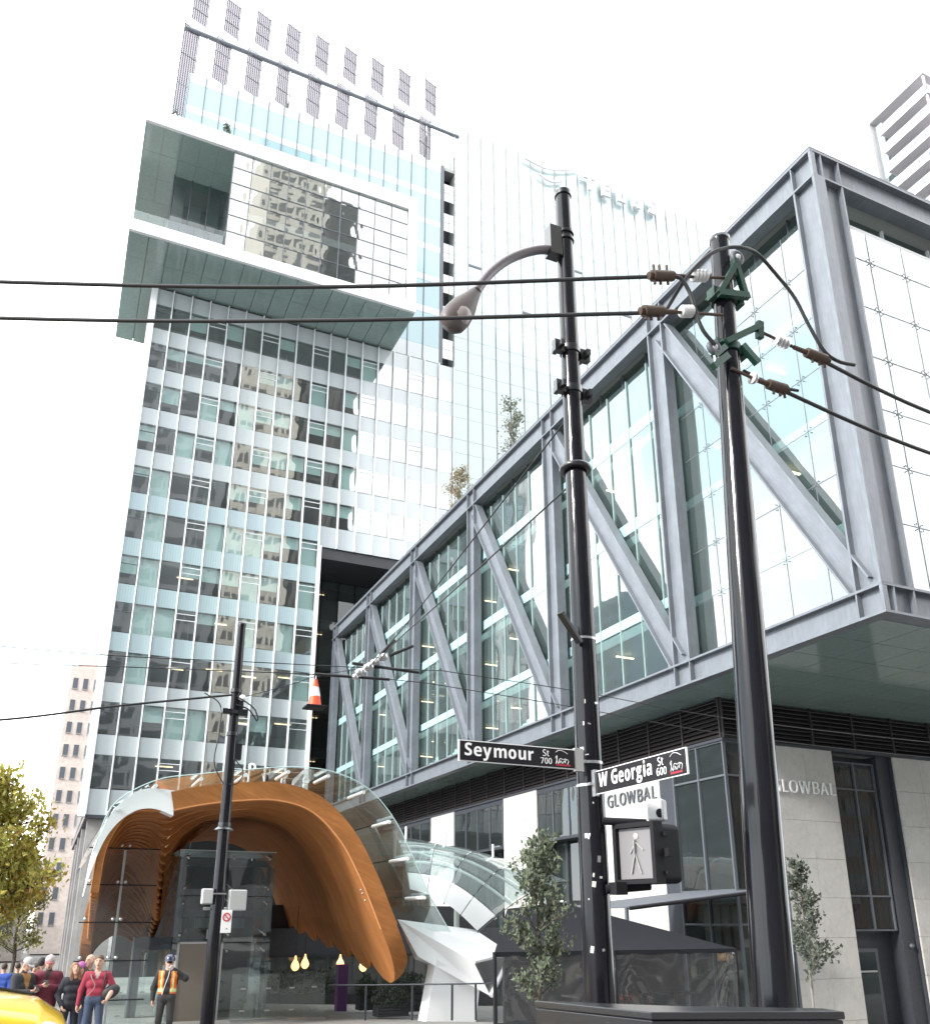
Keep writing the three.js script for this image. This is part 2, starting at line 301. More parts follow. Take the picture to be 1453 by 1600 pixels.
  for (let i = 0; i + 1 < UX.length; i++) {
    const x0 = UX[i] + 0.02, x1 = UX[i + 1] - 0.02;
    ubands.forEach(([a, b], n) => {
      if (x1 < 23.4 && b < 66.5) return;
      bx('curtain_band', n % 2 ? M.lavender : M.spandrel, T, x0, x1, a, b, ZF - 0.05, ZF + 0.03);
      const nx = ubands[n + 1]; if (nx) bx('curtain_pane', M.curtainGlass, T, x0, x1, Math.max(b, x1 < 23.4 ? 66.6 : b) + 0.02, nx[0] - 0.02, ZF - 0.05, ZF + 0.02);
    });
    if (i) bx('curtain_mullion', M.steelDark, T, UX[i] - 0.035, UX[i] + 0.035, UX[i] < 23.3 ? 66.6 : 53.6, 78.85, ZF, ZF + 0.09);
  }
  bx('curtain_return', M.curtainGlass, T, 1.9, 1.98, 66.7, 78.8, ZF - 12, ZF + 0.03);
  // dark stairwell strip with small glazed landings
  bx('strip_recess', M.dark, T, 28.2, 29.9, 53.6, 78.8, ZF - 1.6, ZF - 1.4);
  bx('strip_jamb', M.steelDark, T, 28.17, 28.5, 53.6, 78.8, ZF - 1.4, ZF + 0.06);
  for (let k = 0; k < 6; k++) for (const x of [28.55, 29.2]) {
    glass('landing_pane', M.glassTower, T, 'z', ZF - 0.02, x, x + 0.62, 54.4 + k * 3.95, 55.5 + k * 3.95);
    glass('landing_pane', M.glassTower, T, 'z', ZF - 0.02, x, x + 0.62, 55.54 + k * 3.95, 56.7 + k * 3.95);
  }
  bx('roof_slab', M.interiorLight, T, 2.0, 29.8, 78.4, 78.8, ZF - 20, ZF - 0.1);
  // rooftop frame of solar louvres
  const B = sub('roof_trellis', T);
  mk('ridge_beam', grod(V(0.9, 84.3, ZF), V(30.2, 83.7, ZF), 0.26, 0.2, 14), M.steel, B);
  for (const x of [3.2, 11.4, 19.2, 26.4]) mk('post', grod(V(x, 78.6, ZF - 0.4), V(x, 84.0, ZF - 0.1), 0.17, 0.14, 10), M.whiteFrame, B);
  for (const [x0, x1] of [[22.1, 23.7], [23.75, 25.3], [25.35, 26.9]]) bx('plant_screen', M.louvre, B, x0, x1, 78.9, 81.0, ZF - 2.2, ZF - 2.0);
  const pvGlass = pane(0.6, 0.585, 0.61, 1.2), cellMat = std(0.12, 0.115, 0.13, 0.4, 0.2);
  for (let i = 0; i < 9; i++) for (let half = 0; half < 2; half++) {
    const y0 = half ? 85.6 : i ? 79.0 : 73.2, y1 = half ? 90.0 : 84.6, cx = 1.55 + i * 3.08 + (half ? 0.55 : 0), cells = [], rails = [];
    const ny = Math.round((y1 - y0) / 0.22), nx = 7, w = 1.5;
    for (let a = 0; a < nx; a++) for (let b = 0; b < ny; b++) cells.push(gbox(-w / 2 + a * w / nx, -w / 2 + a * w / nx + w / nx * 0.72, y0 + b * 0.22, y0 + b * 0.22 + 0.165, -0.01, 0.01));
    rails.push(gbox(w / 2, w / 2 + 0.09, y0 - 0.3, y1 + 0.25, -0.05, 0.05));
    for (let b = 0; b <= 3; b++) rails.push(gbox(-w / 2, w / 2 + 0.55, y0 + (y1 - y0) * b / 3 - 0.04, y0 + (y1 - y0) * b / 3 + 0.04, 0.02, 0.07));
    const lean = new THREE.Matrix4().makeTranslation(cx, 0, ZF).multiply(new THREE.Matrix4().makeRotationY(0.30));
    const p0 = mk('panel_glass', gbox(-w / 2, w / 2, y0, y1, 0.012, 0.018).applyMatrix4(lean), pvGlass, B);
    const p = mk('solar_panel', merge(cells).applyMatrix4(lean), cellMat, B); mk('panel_frame', merge(rails).applyMatrix4(lean), M.steel, p);
  }
}

// ---------- glazed bridge building on an exposed steel frame ----------
const X1 = 18.85, Z1 = -15.0, YB = 9.22, YT = 24.85;
{
  const Bd = thing('bridge_building', 'long glass block in a grey steel truss frame raised over the corner restaurant', 'building', [X1, YB, Z1]);
  const CZ = [-15.45, -23.4, -32.0, -40.7, -49.6, -58.7, -67.5], CW = 0.42, xE = 46;
  const chordS = (y0, y1, name) => {                                    // a chord along the side: flanges and a set-back web
    bx(name, M.steel, Bd, X1, X1 + 0.5, y0, y0 + 0.07, -68.2, Z1); bx(name, M.steel, Bd, X1, X1 + 0.5, y1 - 0.07, y1, -68.2, Z1);
    bx(name + '_web', M.steel, Bd, X1 + 0.20, X1 + 0.26, y0 + 0.07, y1 - 0.07, -68.2, Z1 - 0.2);
    for (const z of CZ) for (const s of [-CW, CW]) bx('stiffener', M.steel, Bd, X1 + 0.01, X1 + 0.19, y0 + 0.07, y1 - 0.07, z + s - 0.02, z + s + 0.02);
  };
  const chordF = (y0, y1, name) => {
    bx(name, M.steel, Bd, X1 + 0.5, xE, y0, y0 + 0.07, Z1 - 0.5, Z1); bx(name, M.steel, Bd, X1 + 0.5, xE, y1 - 0.07, y1, Z1 - 0.5, Z1);
    bx(name + '_web', M.steel, Bd, X1 + 0.2, xE, y0 + 0.07, y1 - 0.07, Z1 - 0.26, Z1 - 0.2);
    for (const x of [19.30, 20.05, 28.6, 29.4, 38, 38.8]) bx('stiffener', M.steel, Bd, x - 0.02, x + 0.02, y0 + 0.07, y1 - 0.07, Z1 - 0.19, Z1 - 0.01);
  };
  chordS(YB, 10.06, 'bottom_chord'); chordS(23.78, YT, 'top_chord'); chordF(YB, 10.06, 'bottom_chord'); chordF(23.78, YT, 'top_chord');
  bx('roof_edge', M.steelDark, Bd, X1 + 0.05, xE, YT, YT + 0.16, -68.2, Z1 - 0.05);
  bx('parapet_lip', M.white, Bd, X1 + 1.2, xE, YT + 0.16, YT + 0.75, Z1 - 0.7, Z1 - 0.45);
  // columns: two flanges edge-on and a web between
  const colS = (z) => {
    const g = sub('column', Bd);
    for (const s of [-CW, CW]) bx('flange', M.steel, g, X1 + 0.012, X1 + 0.46, 10.06, 23.78, z + s - 0.035, z + s + 0.035);
    bx('web', M.steel, g, X1 + 0.2, X1 + 0.27, 10.06, 23.78, z - CW + 0.035, z + CW - 0.035);
  };
  CZ.forEach(colS);
  for (const x of [19.68, 29.0, 38.4]) {
    const g = sub('column', Bd);
    for (const s of [-0.38, 0.38]) bx('flange', M.steel, g, x + s - 0.035, x + s + 0.035, 10.06, 23.78, Z1 - 0.46, Z1 - 0.012);
    bx('web', M.steel, g, x - 0.345, x + 0.345, 10.06, 23.78, Z1 - 0.27, Z1 - 0.2);
  }
  bx('corner_edge', M.steel, Bd, X1 + 0.005, X1 + 0.1, YB + 0.07, YT - 0.07, Z1 - 0.1, Z1 - 0.005);
  // diagonals
  for (let i = 0; i + 1 < CZ.length; i++) {
    const top = V(X1 + 0.23, 23.45, CZ[i + 1] + CW - 0.1), bot = V(X1 + 0.23, 10.15, CZ[i] - CW + 0.15), d = bot.clone().sub(top).normalize(), side = V(0, -d.z, d.y), g = sub('diagonal', Bd);
    const w = 0.36;
    mk('web', gbeam(top, bot, 2 * w, 0.06, V(1, 0, 0)), M.steel, g);
    for (const s of [-w, w]) mk('flange', gbeam(top.clone().addScaledVector(side, s), bot.clone().addScaledVector(side, s), 0.06, 0.42, V(1, 0, 0)), M.steel, g);
  }
  // glazing on the side: 1.5 m by 1.9 m panes in the near bay, tall storey panes with teal slab bands further on
  const XG = 19.5, LV = [12.2, 14.06, 15.92, 17.76, 19.6, 21.46, 23.3];
  for (let z = -16.72 + 1.02; z > -23; z -= 1.52) {
    const z0 = Math.min(z, -15.7), z1 = z - 1.52;
    for (let k = 0; k < 7; k++) glass('glass_pane', M.glassBridge, Bd, 'x', XG, z0 - 0.008, z1 + 0.008, (k ? LV[k - 1] : 10.2) + 0.008, LV[k] - 0.008);
  }
  const zs = []; for (let i = 1; i + 1 < CZ.length; i++) for (let n = 0; n < 6; n++) zs.push(lerp(CZ[i], CZ[i + 1], n / 6)); zs.push(CZ[6]);
  const FL = [[10.2, 12.55], [13.0, 16.4], [16.95, 20.5], [21.05, 23.3]], BD = [[12.58, 12.98], [16.42, 16.93], [20.52, 21.03]];
  for (let i = 0; i + 1 < zs.length; i++) {
    for (const [a, b] of FL) { glass('glass_pane', M.glassBridge, Bd, 'x', XG, zs[i] - 0.012, zs[i + 1] + 0.012, a, b); }
    bx('glass_fin', M.glassEdge, Bd, XG - 0.07, XG - 0.01, 10.2, 23.3, zs[i] - 0.009, zs[i] + 0.009);
    for (const [a, b] of BD) bx('slab_band', M.bandTeal, Bd, XG - 0.02, XG + 0.04, a, b, zs[i + 1] + 0.012, zs[i] - 0.012);
  }
  for (let i = 0; i < 6; i++) for (let n = 0; n < 5; n++) {                // clerestory under the top chord
    const a = lerp(CZ[i], CZ[i + 1], n / 5), b = lerp(CZ[i], CZ[i + 1], (n + 1) / 5);
    glass('clerestory_pane', M.glassDark, Bd, 'x', XG + 0.3, a - 0.03, b + 0.03, 23.32, 24.3);
    bx('clerestory_bar', M.steel, Bd, XG + 0.2, XG + 0.3, 23.32, 24.3, a - 0.03, a + 0.03);
  }
  bx('eaves_soffit', M.louvre, Bd, X1 + 0.5, XG + 1.2, 24.3, 24.4, -68, Z1 - 0.5);
  // glazing on the front
  for (let x = 19.6, n = 0; x < 34; x += 1.6, n++) for (let k = 0; k < 7; k++) glass('glass_pane', M.glassBridge, Bd, 'z', Z1 - 0.36, x + 0.008, x + 1.592, (k ? LV[k - 1] : 10.2) + 0.008, Math.min(LV[k], 22.6) - 0.008);
  bx('clerestory_sill', M.white, Bd, 20.4, xE, 22.62, 22.95, Z1 - 0.72, Z1 - 0.5);
  for (let x = 20.4; x < 34; x += 2.2) { glass('clerestory_pane', M.glassDark, Bd, 'z', Z1 - 0.8, x + 0.05, x + 2.15, 22.96, 23.6); bx('clerestory_bar', M.whiteFrame, Bd, x - 0.03, x + 0.03, 22.95, 23.6, Z1 - 0.82, Z1 - 0.72); }
  // spider fittings at the pane corners of the near bay and the front
  const dot = new THREE.SphereGeometry(0.022, 8, 6);
  const spider = (axis, a, y) => { const l = []; for (const [u, v] of [[-0.12, -0.09], [0.12, -0.09], [-0.12, 0.09], [0.12, 0.09]]) l.push(dot.clone().translate(axis === 'x' ? XG - 0.03 : a + u, y + v, axis === 'x' ? a + u : Z1 - 0.33)); for (const s of [-1, 1]) l.push(axis === 'x' ? gbeam(V(XG - 0.02, y - 0.09, a - 0.12 * s), V(XG - 0.02, y + 0.09, a + 0.12 * s), 0.007, 0.007) : gbeam(V(a - 0.12 * s, y - 0.09, Z1 - 0.325), V(a + 0.12 * s, y + 0.09, Z1 - 0.325), 0.007, 0.007)); mk('spider_fitting', merge(l), M.steel, Bd); };
  for (const y of LV.slice(0, 6)) { bx('glass_joint', M.steel, Bd, XG - 0.012, XG + 0.004, y - 0.011, y + 0.011, -23.1, -15.7); bx('glass_joint', M.steel, Bd, 20.1, 34, y - 0.011, y + 0.011, Z1 - 0.364, Z1 - 0.348); }
  for (let z = -17.22; z > -23; z -= 1.52) bx('glass_joint', M.steel, Bd, XG - 0.013, XG + 0.004, 10.2, 23.3, z - 0.009, z + 0.009);
  for (let x = 21.2; x < 34; x += 1.6) bx('glass_joint', M.steel, Bd, x - 0.009, x + 0.009, 10.2, 22.6, Z1 - 0.364, Z1 - 0.347);
  for (let z = -16.72 - 0.5; z > -23; z -= 1.52) for (const y of LV.slice(0, 6)) spider('x', z, y);
  for (let x = 21.2; x < 26.5; x += 1.6) for (const y of LV.slice(0, 6)) spider('z', x, y);
  // inside: floors, columns, inner wall
  for (const y of [12.6, 16.5, 20.6]) { bx('floor_slab', M.interiorLight, Bd, XG + 0.9, xE, y, y + 0.4, -67.5, Z1 - 1.5); }
  bx('floor_slab', M.interiorLight, Bd, XG + 0.05, xE, 9.6, 10.1, -68, Z1 - 0.55);
  bx('roof_deck', M.interiorLight, Bd, XG + 0.1, xE, 24.05, 24.55, -68, Z1 - 0.6);
  bx('inner_wall', std(0.30, 0.36, 0.34, 0.8), Bd, 29.5, 29.7, 10.1, 24, -68, Z1 - 5);
  bx('inner_wall', M.interior, Bd, XG + 0.3, xE, 10.1, 24, -68.4, -68.1);
  for (let i = 0; i < CZ.length; i++) { if (i) bx('inner_column', M.interior, Bd, 20.6, 21.1, 10.1, 24, CZ[i] - 0.25, CZ[i] + 0.25); bx('partition', M.interiorLight, Bd, 23.5, 29, 10.1, 24, CZ[i] - 2.4, CZ[i] - 2.3); }
  for (const y of [12.4, 16.3, 20.4]) for (let i = 0; i < 9; i++) bx('ceiling_light', M.tubeWarm, Bd, 21 + (i % 2) * 1.3, 21.9 + (i % 2) * 1.3, y, y + 0.05, -20 - i * 5.2, -19.9 - i * 5.2);
  const chair = merge([gbox(-0.22, 0.22, 0.42, 0.47, -0.22, 0.22), gbox(0.18, 0.22, 0.47, 0.85, -0.2, 0.2), gbox(-0.02, 0.02, 0, 0.42, -0.02, 0.02), gbox(-0.2, 0.2, 0, 0.03, -0.2, 0.2)]);
  for (let i = 0; i < 14; i++) tag(mk('office_chair', chair, M.white, scene, 20.1 + (i % 3) * 0.3, 10.1, -34.2 - i * 0.95 - (i > 5 ? 3 : 0)), 'small white chair on the lowest floor behind the bridge glazing', 'chair', 'white chairs inside the bridge');
  // soffit of glossy panels with open joints
  let n = 0;
  for (let x = 19.25; x < 42; x += 1.64) for (let z = Z1 - 0.5; z > (x < 21 ? -66 : -27); z -= 1.62) bx('soffit_panel', M.soffitGrey, Bd, x + 0.015, x + 1.625, YB - 0.01, YB + 0.05, z - 1.605, z - 0.015);
  bx('soffit_backing', M.blackMatte, Bd, 19.0, xE, YB + 0.06, YB + 0.1, -68, Z1 - 0.4);
}

// ---------- restaurant building under the bridge ----------
const GROUND = -2.9;
const font = await new FontLoader().loadAsync('fonts/droid/droid_sans_regular.typeface.json');
const fontBold = await new FontLoader().loadAsync('fonts/droid/droid_sans_bold.typeface.json');
function letters(text, size, depth, f = font, spread = 0) { const g = new TextGeometry(text, { font: f, size, depth, curveSegments: 5, bevelEnabled: false }); g.computeBoundingBox(); return g; }
{
  let stoneRun = 0; const XP = 21.0, ZP = -24.15, R = thing('restaurant_building', 'dark restaurant building with pale marble piers and brown louvres below the glass bridge', 'building', [XP, GROUND, ZP]);
  // louvre band
  const slat = (parent, geo, x, y, z) => mk('louvre_slat', geo, M.louvre, parent, x, y, z);
  const sideSlat = new THREE.BoxGeometry(0.16, 0.03, 2.06).rotateZ(0.75), frontSlat = new THREE.BoxGeometry(2.06, 0.03, 0.16).rotateX(0.75);
  for (let i = 0; i < 17; i++) { const z = ZP - 1.07 - i * 2.1; for (let k = 0; k < 9; k++) slat(R, sideSlat, XP, 7.85 + k * 0.158, z); bx('louvre_post', M.louvre, R, XP - 0.09, XP + 0.02, 7.76, 9.2, z + 1.02, z + 1.08); }
  for (let i = 0; i < 9; i++) { const x = XP + 1.07 + i * 2.1; for (let k = 0; k < 9; k++) slat(R, frontSlat, x, 7.85 + k * 0.158, ZP); bx('louvre_post', M.louvre, R, x - 1.08, x - 1.02, 7.76, 9.2, ZP - 0.02, ZP + 0.09); }
  bx('louvre_back', M.blackMatte, R, XP + 0.2, XP + 0.3, 7.76, 9.2, -68, ZP - 0.2); bx('louvre_back', M.blackMatte, R, XP + 0.2, 46, 7.76, 9.2, ZP - 0.3, ZP - 0.2);
  bx('ledge', M.darkGrey, R, XP - 0.06, XP + 0.3, 7.66, 7.76, -60, ZP + 0.05); bx('ledge', M.darkGrey, R, XP + 0.3, 46, 7.66, 7.76, ZP - 0.3, ZP + 0.05);
  // stone piers on the side, each a stack of panels on a dark return
  const pierS = (z0, z1) => {
    const w = (z0 - z1) / 3;
    for (let a = 0; a < 3; a++) for (let k = 0; k < 8; k++) bx('stone_panel', M.stones[Math.floor(hash(a + 3, k, Math.round(Math.abs(stoneRun++))) * 5)], R, XP - 0.02 + hash(a, k, 1) * 0.006, XP + 0.05, GROUND + 0.02 + k * 1.318, GROUND + 1.328 + k * 1.318, z0 - (a + 1) * w + 0.005, z0 - a * w - 0.005);
    bx('pier_return', M.darkGrey, R, XP + 0.05, XP + 1.0, GROUND, 7.66, z1 - 0.02, z0 + 0.02);
  };
  pierS(-27.95, -31.8); pierS(-37.7, -41.25); pierS(-47.6, -51.1);
  // bays between piers
  for (const [z0, z1] of [[-31.8, -37.7], [-41.25, -47.6], [-51.1, -58]]) {
    bx('bay_frame', M.darkGrey, R, XP + 0.02, XP + 0.95, 7.4, 7.66, z1, z0); bx('transom_box', M.darkGrey, R, XP - 0.05, XP + 0.9, 5.12, 5.24, z1 + 0.05, z0 - 0.05);
    const n = 4, w = (z0 - z1 - 0.2) / n;
    for (let i = 0; i < n; i++) {
      const a = z0 - 0.1 - i * w, b = a - w;
      glass('transom_pane', M.glassDark, R, 'x', XP + 0.02, a - 0.03, b + 0.03, 5.26, 7.38); bx('transom_bar', M.steelDark, R, XP - 0.02, XP + 0.08, 5.24, 7.4, a - 0.03, a + 0.03);
      glass('window_pane', M.glassDark, R, 'x', XP + 0.75, a - 0.05, b + 0.05, 0.6, 5.1); bx('window_frame', M.darkGrey, R, XP + 0.66, XP + 0.8, GROUND, 5.12, a - 0.06, a + 0.06);
      bx('curtain', std(0.30, 0.29, 0.27, 0.9), R, XP + 1.2, XP + 1.25, 0, 5.1, b + 0.1, b + 0.1 + w * (0.3 + 0.4 * hash(i, 2, 3)));
    }
    bx('base_wall', M.darkGrey, R, XP + 0.5, XP + 0.9, GROUND, 0.6, z1, z0);
  }
  bx('inner_wall', M.interior, R, XP + 3.5, XP + 3.7, GROUND, 7.7, -60, -28); bx('inner_ceiling', M.interior, R, XP + 0.9, XP + 3.6, 7.5, 7.64, -60, -28);
  // glazed corner
  bx('corner_pier', M.darkGrey, R, XP - 0.01, XP + 0.5, GROUND, 7.66, -27.93, -27.12);
  const rows = [GROUND, 1.5, 2.6, 6.45, 7.64], cz = [-27.1, -25.65, -24.2], cxx = [21.05, 22.15, 23.25];
  for (let k = 0; k < 4; k++) for (let i = 0; i < 2; i++) {
    glass('corner_pane', M.glassDark, R, 'x', XP + 0.06, cz[i] - 0.0 + 0.03, cz[i + 1] - 0.03, rows[k] + 0.03, rows[k + 1] - 0.03);
    glass('corner_pane', M.glassDark, R, 'z', ZP - 0.06, cxx[i] + 0.03, cxx[i + 1] - 0.03, rows[k] + 0.03, rows[k + 1] - 0.03);
    bx('corner_rail', M.steelDark, R, XP, XP + 0.1, rows[k + 1] - 0.035, rows[k + 1] + 0.035, cz[i], cz[i + 1]); bx('corner_rail', M.steelDark, R, cxx[i], cxx[i + 1], rows[k + 1] - 0.035, rows[k + 1] + 0.035, ZP - 0.1, ZP);
  }
  for (const z of cz) bx('corner_mullion', M.steelDark, R, XP - 0.02, XP + 0.1, GROUND, 7.66, z - 0.035, z + 0.035);
  for (const x of cxx.slice(1)) bx('corner_mullion', M.steelDark, R, x - 0.035, x + 0.035, GROUND, 7.66, ZP - 0.1, ZP + 0.02);
  bx('inner_floor', M.interior, R, XP + 0.3, 27, 2.2, 2.5, -34, ZP - 0.4); bx('inner_wall', M.interior, R, 26.5, 26.7, GROUND, 7.6, -34, ZP - 0.8); bx('inner_wall', M.interior, R, XP + 1, 27, GROUND, 7.6, -30.2, -30);
  for (let i = 0; i < 5; i++) bx('curtain', std(0.24, 0.23, 0.21, 0.9), R, XP + 0.5, XP + 0.55, GROUND, 2.1, -24.6 - i * 0.5, -24.3 - i * 0.5);
  // stone and glass bays along the front
  const pierF = (x0, n) => {
    for (let a = 0; a < n; a++) for (let k = 0; k < 8; k++) bx('stone_panel', M.stones[Math.floor(hash(a + 3, k, Math.round(Math.abs(stoneRun++))) * 5)], R, x0 + a * 1.42 + 0.005, x0 + (a + 1) * 1.42 - 0.005, GROUND + 0.02 + k * 1.318, GROUND + 1.328 + k * 1.318, ZP - 0.05, ZP + 0.02 + hash(a, k, 8) * 0.006);
    bx('pier_return', M.darkGrey, R, x0 - 0.02, x0 + n * 1.42 + 0.02, GROUND, 7.66, ZP - 0.9, ZP - 0.06);
  };
  pierF(23.26, 2); pierF(29.3, 3); pierF(38, 3);
  bx('bay_panel', M.darkGrey, R, 26.16, 29.28, GROUND, 7.66, ZP - 1.0, ZP - 0.75);
  bx('bay_reveal', M.darkGrey, R, 28.62, 29.26, GROUND, 7.66, ZP - 0.74, ZP - 0.2);
  for (let i = 0; i < 2; i++) { const x = 26.42 + i * 1.05; for (const [a, b] of [[1.35, 2.45], [2.5, 6.3], [6.36, 7.3]]) glass('bay_pane', M.glassDark, R, 'z', ZP - 0.35, x + 0.03, x + 1.0, a, b); }
  for (const x of [26.40, 27.45, 28.50]) bx('bay_mullion', M.steelDark, R, x - 0.035, x + 0.035, 1.3, 7.36, ZP - 0.42, ZP - 0.28);
  for (const y of [1.3, 2.475, 6.33, 7.34]) bx('bay_rail', M.steelDark, R, 26.38, 28.52, y - 0.03, y + 0.03, ZP - 0.41, ZP - 0.29);
  for (let i = 0; i < 7; i++) bx('curtain', std(0.07, 0.07, 0.07, 0.9), R, 26.5 + i * 0.3, 26.72 + i * 0.3, 1.4, 7.2, ZP - 0.6, ZP - 0.57);
  const dr = sub('door', R); bx('door_frame', M.steelDark, dr, 26.25, 27.75, GROUND, 0.68, ZP - 0.74, ZP - 0.62); glass('door_pane', M.glassDark, dr, 'z', ZP - 0.6, 26.4, 27.6, GROUND + 0.1, 0.55); bx('push_bar', M.metal, dr, 26.5, 27.5, -0.12, -0.06, ZP - 0.59, ZP - 0.53);
  mk('door_bell', new THREE.SphereGeometry(0.09, 12, 8), M.steelDark, R, 28.98, 0.75, ZP - 0.16);
  // restaurant lettering: dark on the side pier, pale and outlined on the front pier
  const put = (txt, size, depth, mat, place) => { let at = 0; for (const ch of txt) { const g = letters(ch, size, depth); const w = g.boundingBox.max.x; place(mk('letter', g, mat, R), at); at += w + size * 0.13; } };
  put('GLOWBAL', 0.50, 0.06, M.steelDark, (m, a) => { m.rotation.y = -Math.PI / 2; const p = off(R); m.position.set(XP - 0.03 - p.x, 6.1 - p.y, -31.55 + a * 1.02 - p.z); OFF.set(m, V(XP - 0.03, 6.1, -31.55 + a)); });
  put('GLOWBAL', 0.45, 0.05, M.white, (m, a) => { const p = off(R); m.position.set(22.96 + a * 1.0 - p.x, 5.98 - p.y, ZP + 0.05 - p.z); });
}

// ---------- timber pavilion ----------
{
  const P = thing('timber_pavilion', 'curved timber pavilion under a glass shell with a white steel foot', 'pavilion', [5.5, -1.3, -27]);
  const R0 = [[4.6, 4.8], [5.6, 4.86], [6.6, 4.62], [7.5, 3.85], [8.2, 2.75], [8.9, 1.3], [9.62, -0.12]];
  const R1 = [[5.4, 4.95], [6.6, 5.1], [8.0, 4.85], [8.85, 4.15], [9.4, 3.2], [9.8, 2.3], [10.15, 1.3]];
  const NR = 7, DZ = 2.5, ZF0 = -25.2, TH = 0.5, NL = 30, DL = 0.85, NM = 19;
  const curve = (c, n) => new THREE.CatmullRomCurve3(c.map((p) => V(p[0], p[1], 0)), false, 'centripetal').getSpacedPoints(n);
  const profile = (k) => { const a = k / (NR - 1), t = Math.pow(a, 0.9), c = R0.map((p, i) => [lerp(p[0], R1[i][0], t), lerp(p[1], R1[i][1], t)]); if (k === 0) c.unshift([2.84, 4.45], [3.6, 4.64]); return curve(c, 90); };
  const profileLeft = (k) => {                                            // from the short side over a small crest, down to a hanging fold, up to the main crest
    const a = Math.min(1, k / NM), e = Math.max(0, k - NM) / (NL - 1 - NM), z = 25.3 + k * DL, v = [lerp(0.1085, 0.098, e) * z, lerp(4.43, 1.62, sm(Math.min(1, a * 1.1))) - 1.7 * e], top = [lerp(4.7, 5.5, a), lerp(4.8, 4.95, a)];
    return curve([[0.0475 * z, lerp(2.3, 0.9, a) - 2.2 * e], [0.0515 * z, lerp(3.55, 2.8, a) - 2.6 * e], [0.070 * z, lerp(4.34, 3.95, a) - 3.0 * e], [0.092 * z, lerp(4.42, lerp(3.95, v[1], 0.42), a) - 1.9 * e], v, [lerp(v[0], top[0], 0.3), lerp(v[1], top[1], 0.52)], [lerp(v[0], top[0], 0.66), lerp(v[1], top[1], 0.9)], top], 90);
  };
  const rib = (pts, z0, z1, th, round) => {                               // a thick curved board, its far end rounded like a tongue
    const n = pts.length, L = [0]; for (let i = 1; i < n; i++) L.push(L[i - 1] + pts[i].distanceTo(pts[i - 1]));
    const R = (z0 - z1) / 2, zm = (z0 + z1) / 2, pos = [], uv = [], idx = [];
    for (let i = 0; i < n; i++) {
      const t = pts[Math.min(i + 1, n - 1)].clone().sub(pts[Math.max(i - 1, 0)]).normalize(), nx = -t.y, ny = t.x, left = L[n - 1] - L[i];
      const h = round && left < 1.5 ? R * Math.sqrt(Math.max(0.004, 1 - Math.pow(1 - left / 1.5, 2))) : R;
      const tt = left < 0.5 && round ? th * (0.35 + 0.65 * left / 0.5) : th;
      for (const [o, z] of [[0, zm + h], [0, zm - h], [tt, zm - h], [tt, zm + h]]) { pos.push(pts[i].x + nx * o, pts[i].y + ny * o, z); uv.push(L[i], z); }
    }
    const quads = []; for (let i = 0; i + 1 < n; i++) for (let e = 0; e < 4; e++) { const a = i * 4 + e, b = i * 4 + (e + 1) % 4; quads.push([a, b, b + 4, a + 4, e]); }
    quads.push([0, 3, 2, 1, 0], [n * 4 - 4, n * 4 - 3, n * 4 - 2, n * 4 - 1, 0]);
    const P2 = [], U2 = [];
    for (const [a, b, c, d, e] of quads) for (const v of [a, b, c, a, c, d]) { P2.push(pos[v * 3], pos[v * 3 + 1], pos[v * 3 + 2]); U2.push(uv[v * 2], e % 2 ? pos[v * 3 + 1] * 0.7 + pos[v * 3] * 0.3 : uv[v * 2 + 1]); }
    const g = new THREE.BufferGeometry(); g.setAttribute('position', new THREE.Float32BufferAttribute(P2, 3)); g.setAttribute('uv', new THREE.Float32BufferAttribute(U2, 2)); g.computeVertexNormals(); return g;
  };
  const bolt = new THREE.SphereGeometry(0.035, 8, 6);
  for (let k = 0; k < NR; k++) {
    const z0 = ZF0 - k * DZ, pts = profile(k);
    {
      const r = mk('timber_rib', rib(pts.slice(0, -15), z0, z0 - DZ + 0.045, k ? 0.16 : TH, false), M.wood, P);
      { const l = []; for (const f of [0.70, 0.715, 0.73]) { const q = pts[Math.round(f * (pts.length - 1))]; l.push(bolt.clone().translate(q.x - 0.02, q.y + 0.02, z0 - 0.4)); } mk('bolt', merge(l), M.metal, r); }
    }
    mk('rib_edge', gtube(pts.slice(0, -15).filter((_, i) => i % 2 === 0).map((p) => V(p.x, p.y, z0 - 0.02)), 0.032, 120, 5), M.woodEdge, P);
    mk('rib_tip', rib(pts.slice(-16).map((p, i) => V(p.x - 0.004, p.y, 0)), z0 - 0.004, z0 - DZ + 0.05, k ? 0.3 : TH - 0.03, true), M.wood, P);
  }
  for (let k = 0; k < NL; k++) {
    const z0 = -25.3 - k * DL, pts = profileLeft(k); mk('timber_rib', rib(pts, z0, z0 - DL + 0.01, k > NM ? 0.42 : 0.16, false), M.wood, P);
    if (k % 2 === 0) mk('rib_edge', gtube(pts.filter((_, i) => i % 2 === 0).map((p) => V(p.x, p.y, z0 - 0.015)), 0.014, 90, 5), M.woodEdge, P);
  }
  // white fascia on the short side of the front arch
  { const up = curve([[0.86, 2.2], [0.97, 3.4], [1.28, 4.3], [1.72, 4.82], [2.15, 5.0], [2.82, 4.97]], 30), dn = curve([[2.84, 4.3], [2.36, 4.46], [1.94, 4.42], [1.56, 4.16], [1.22, 3.66], [0.96, 2.75], [0.86, 2.2]], 30); mk('white_fascia', polyGeo([...up, ...dn.slice(0, -1)].map((p) => [p.x, p.y]), 0.5).translate(0, 0, -25.72), M.white, P); }
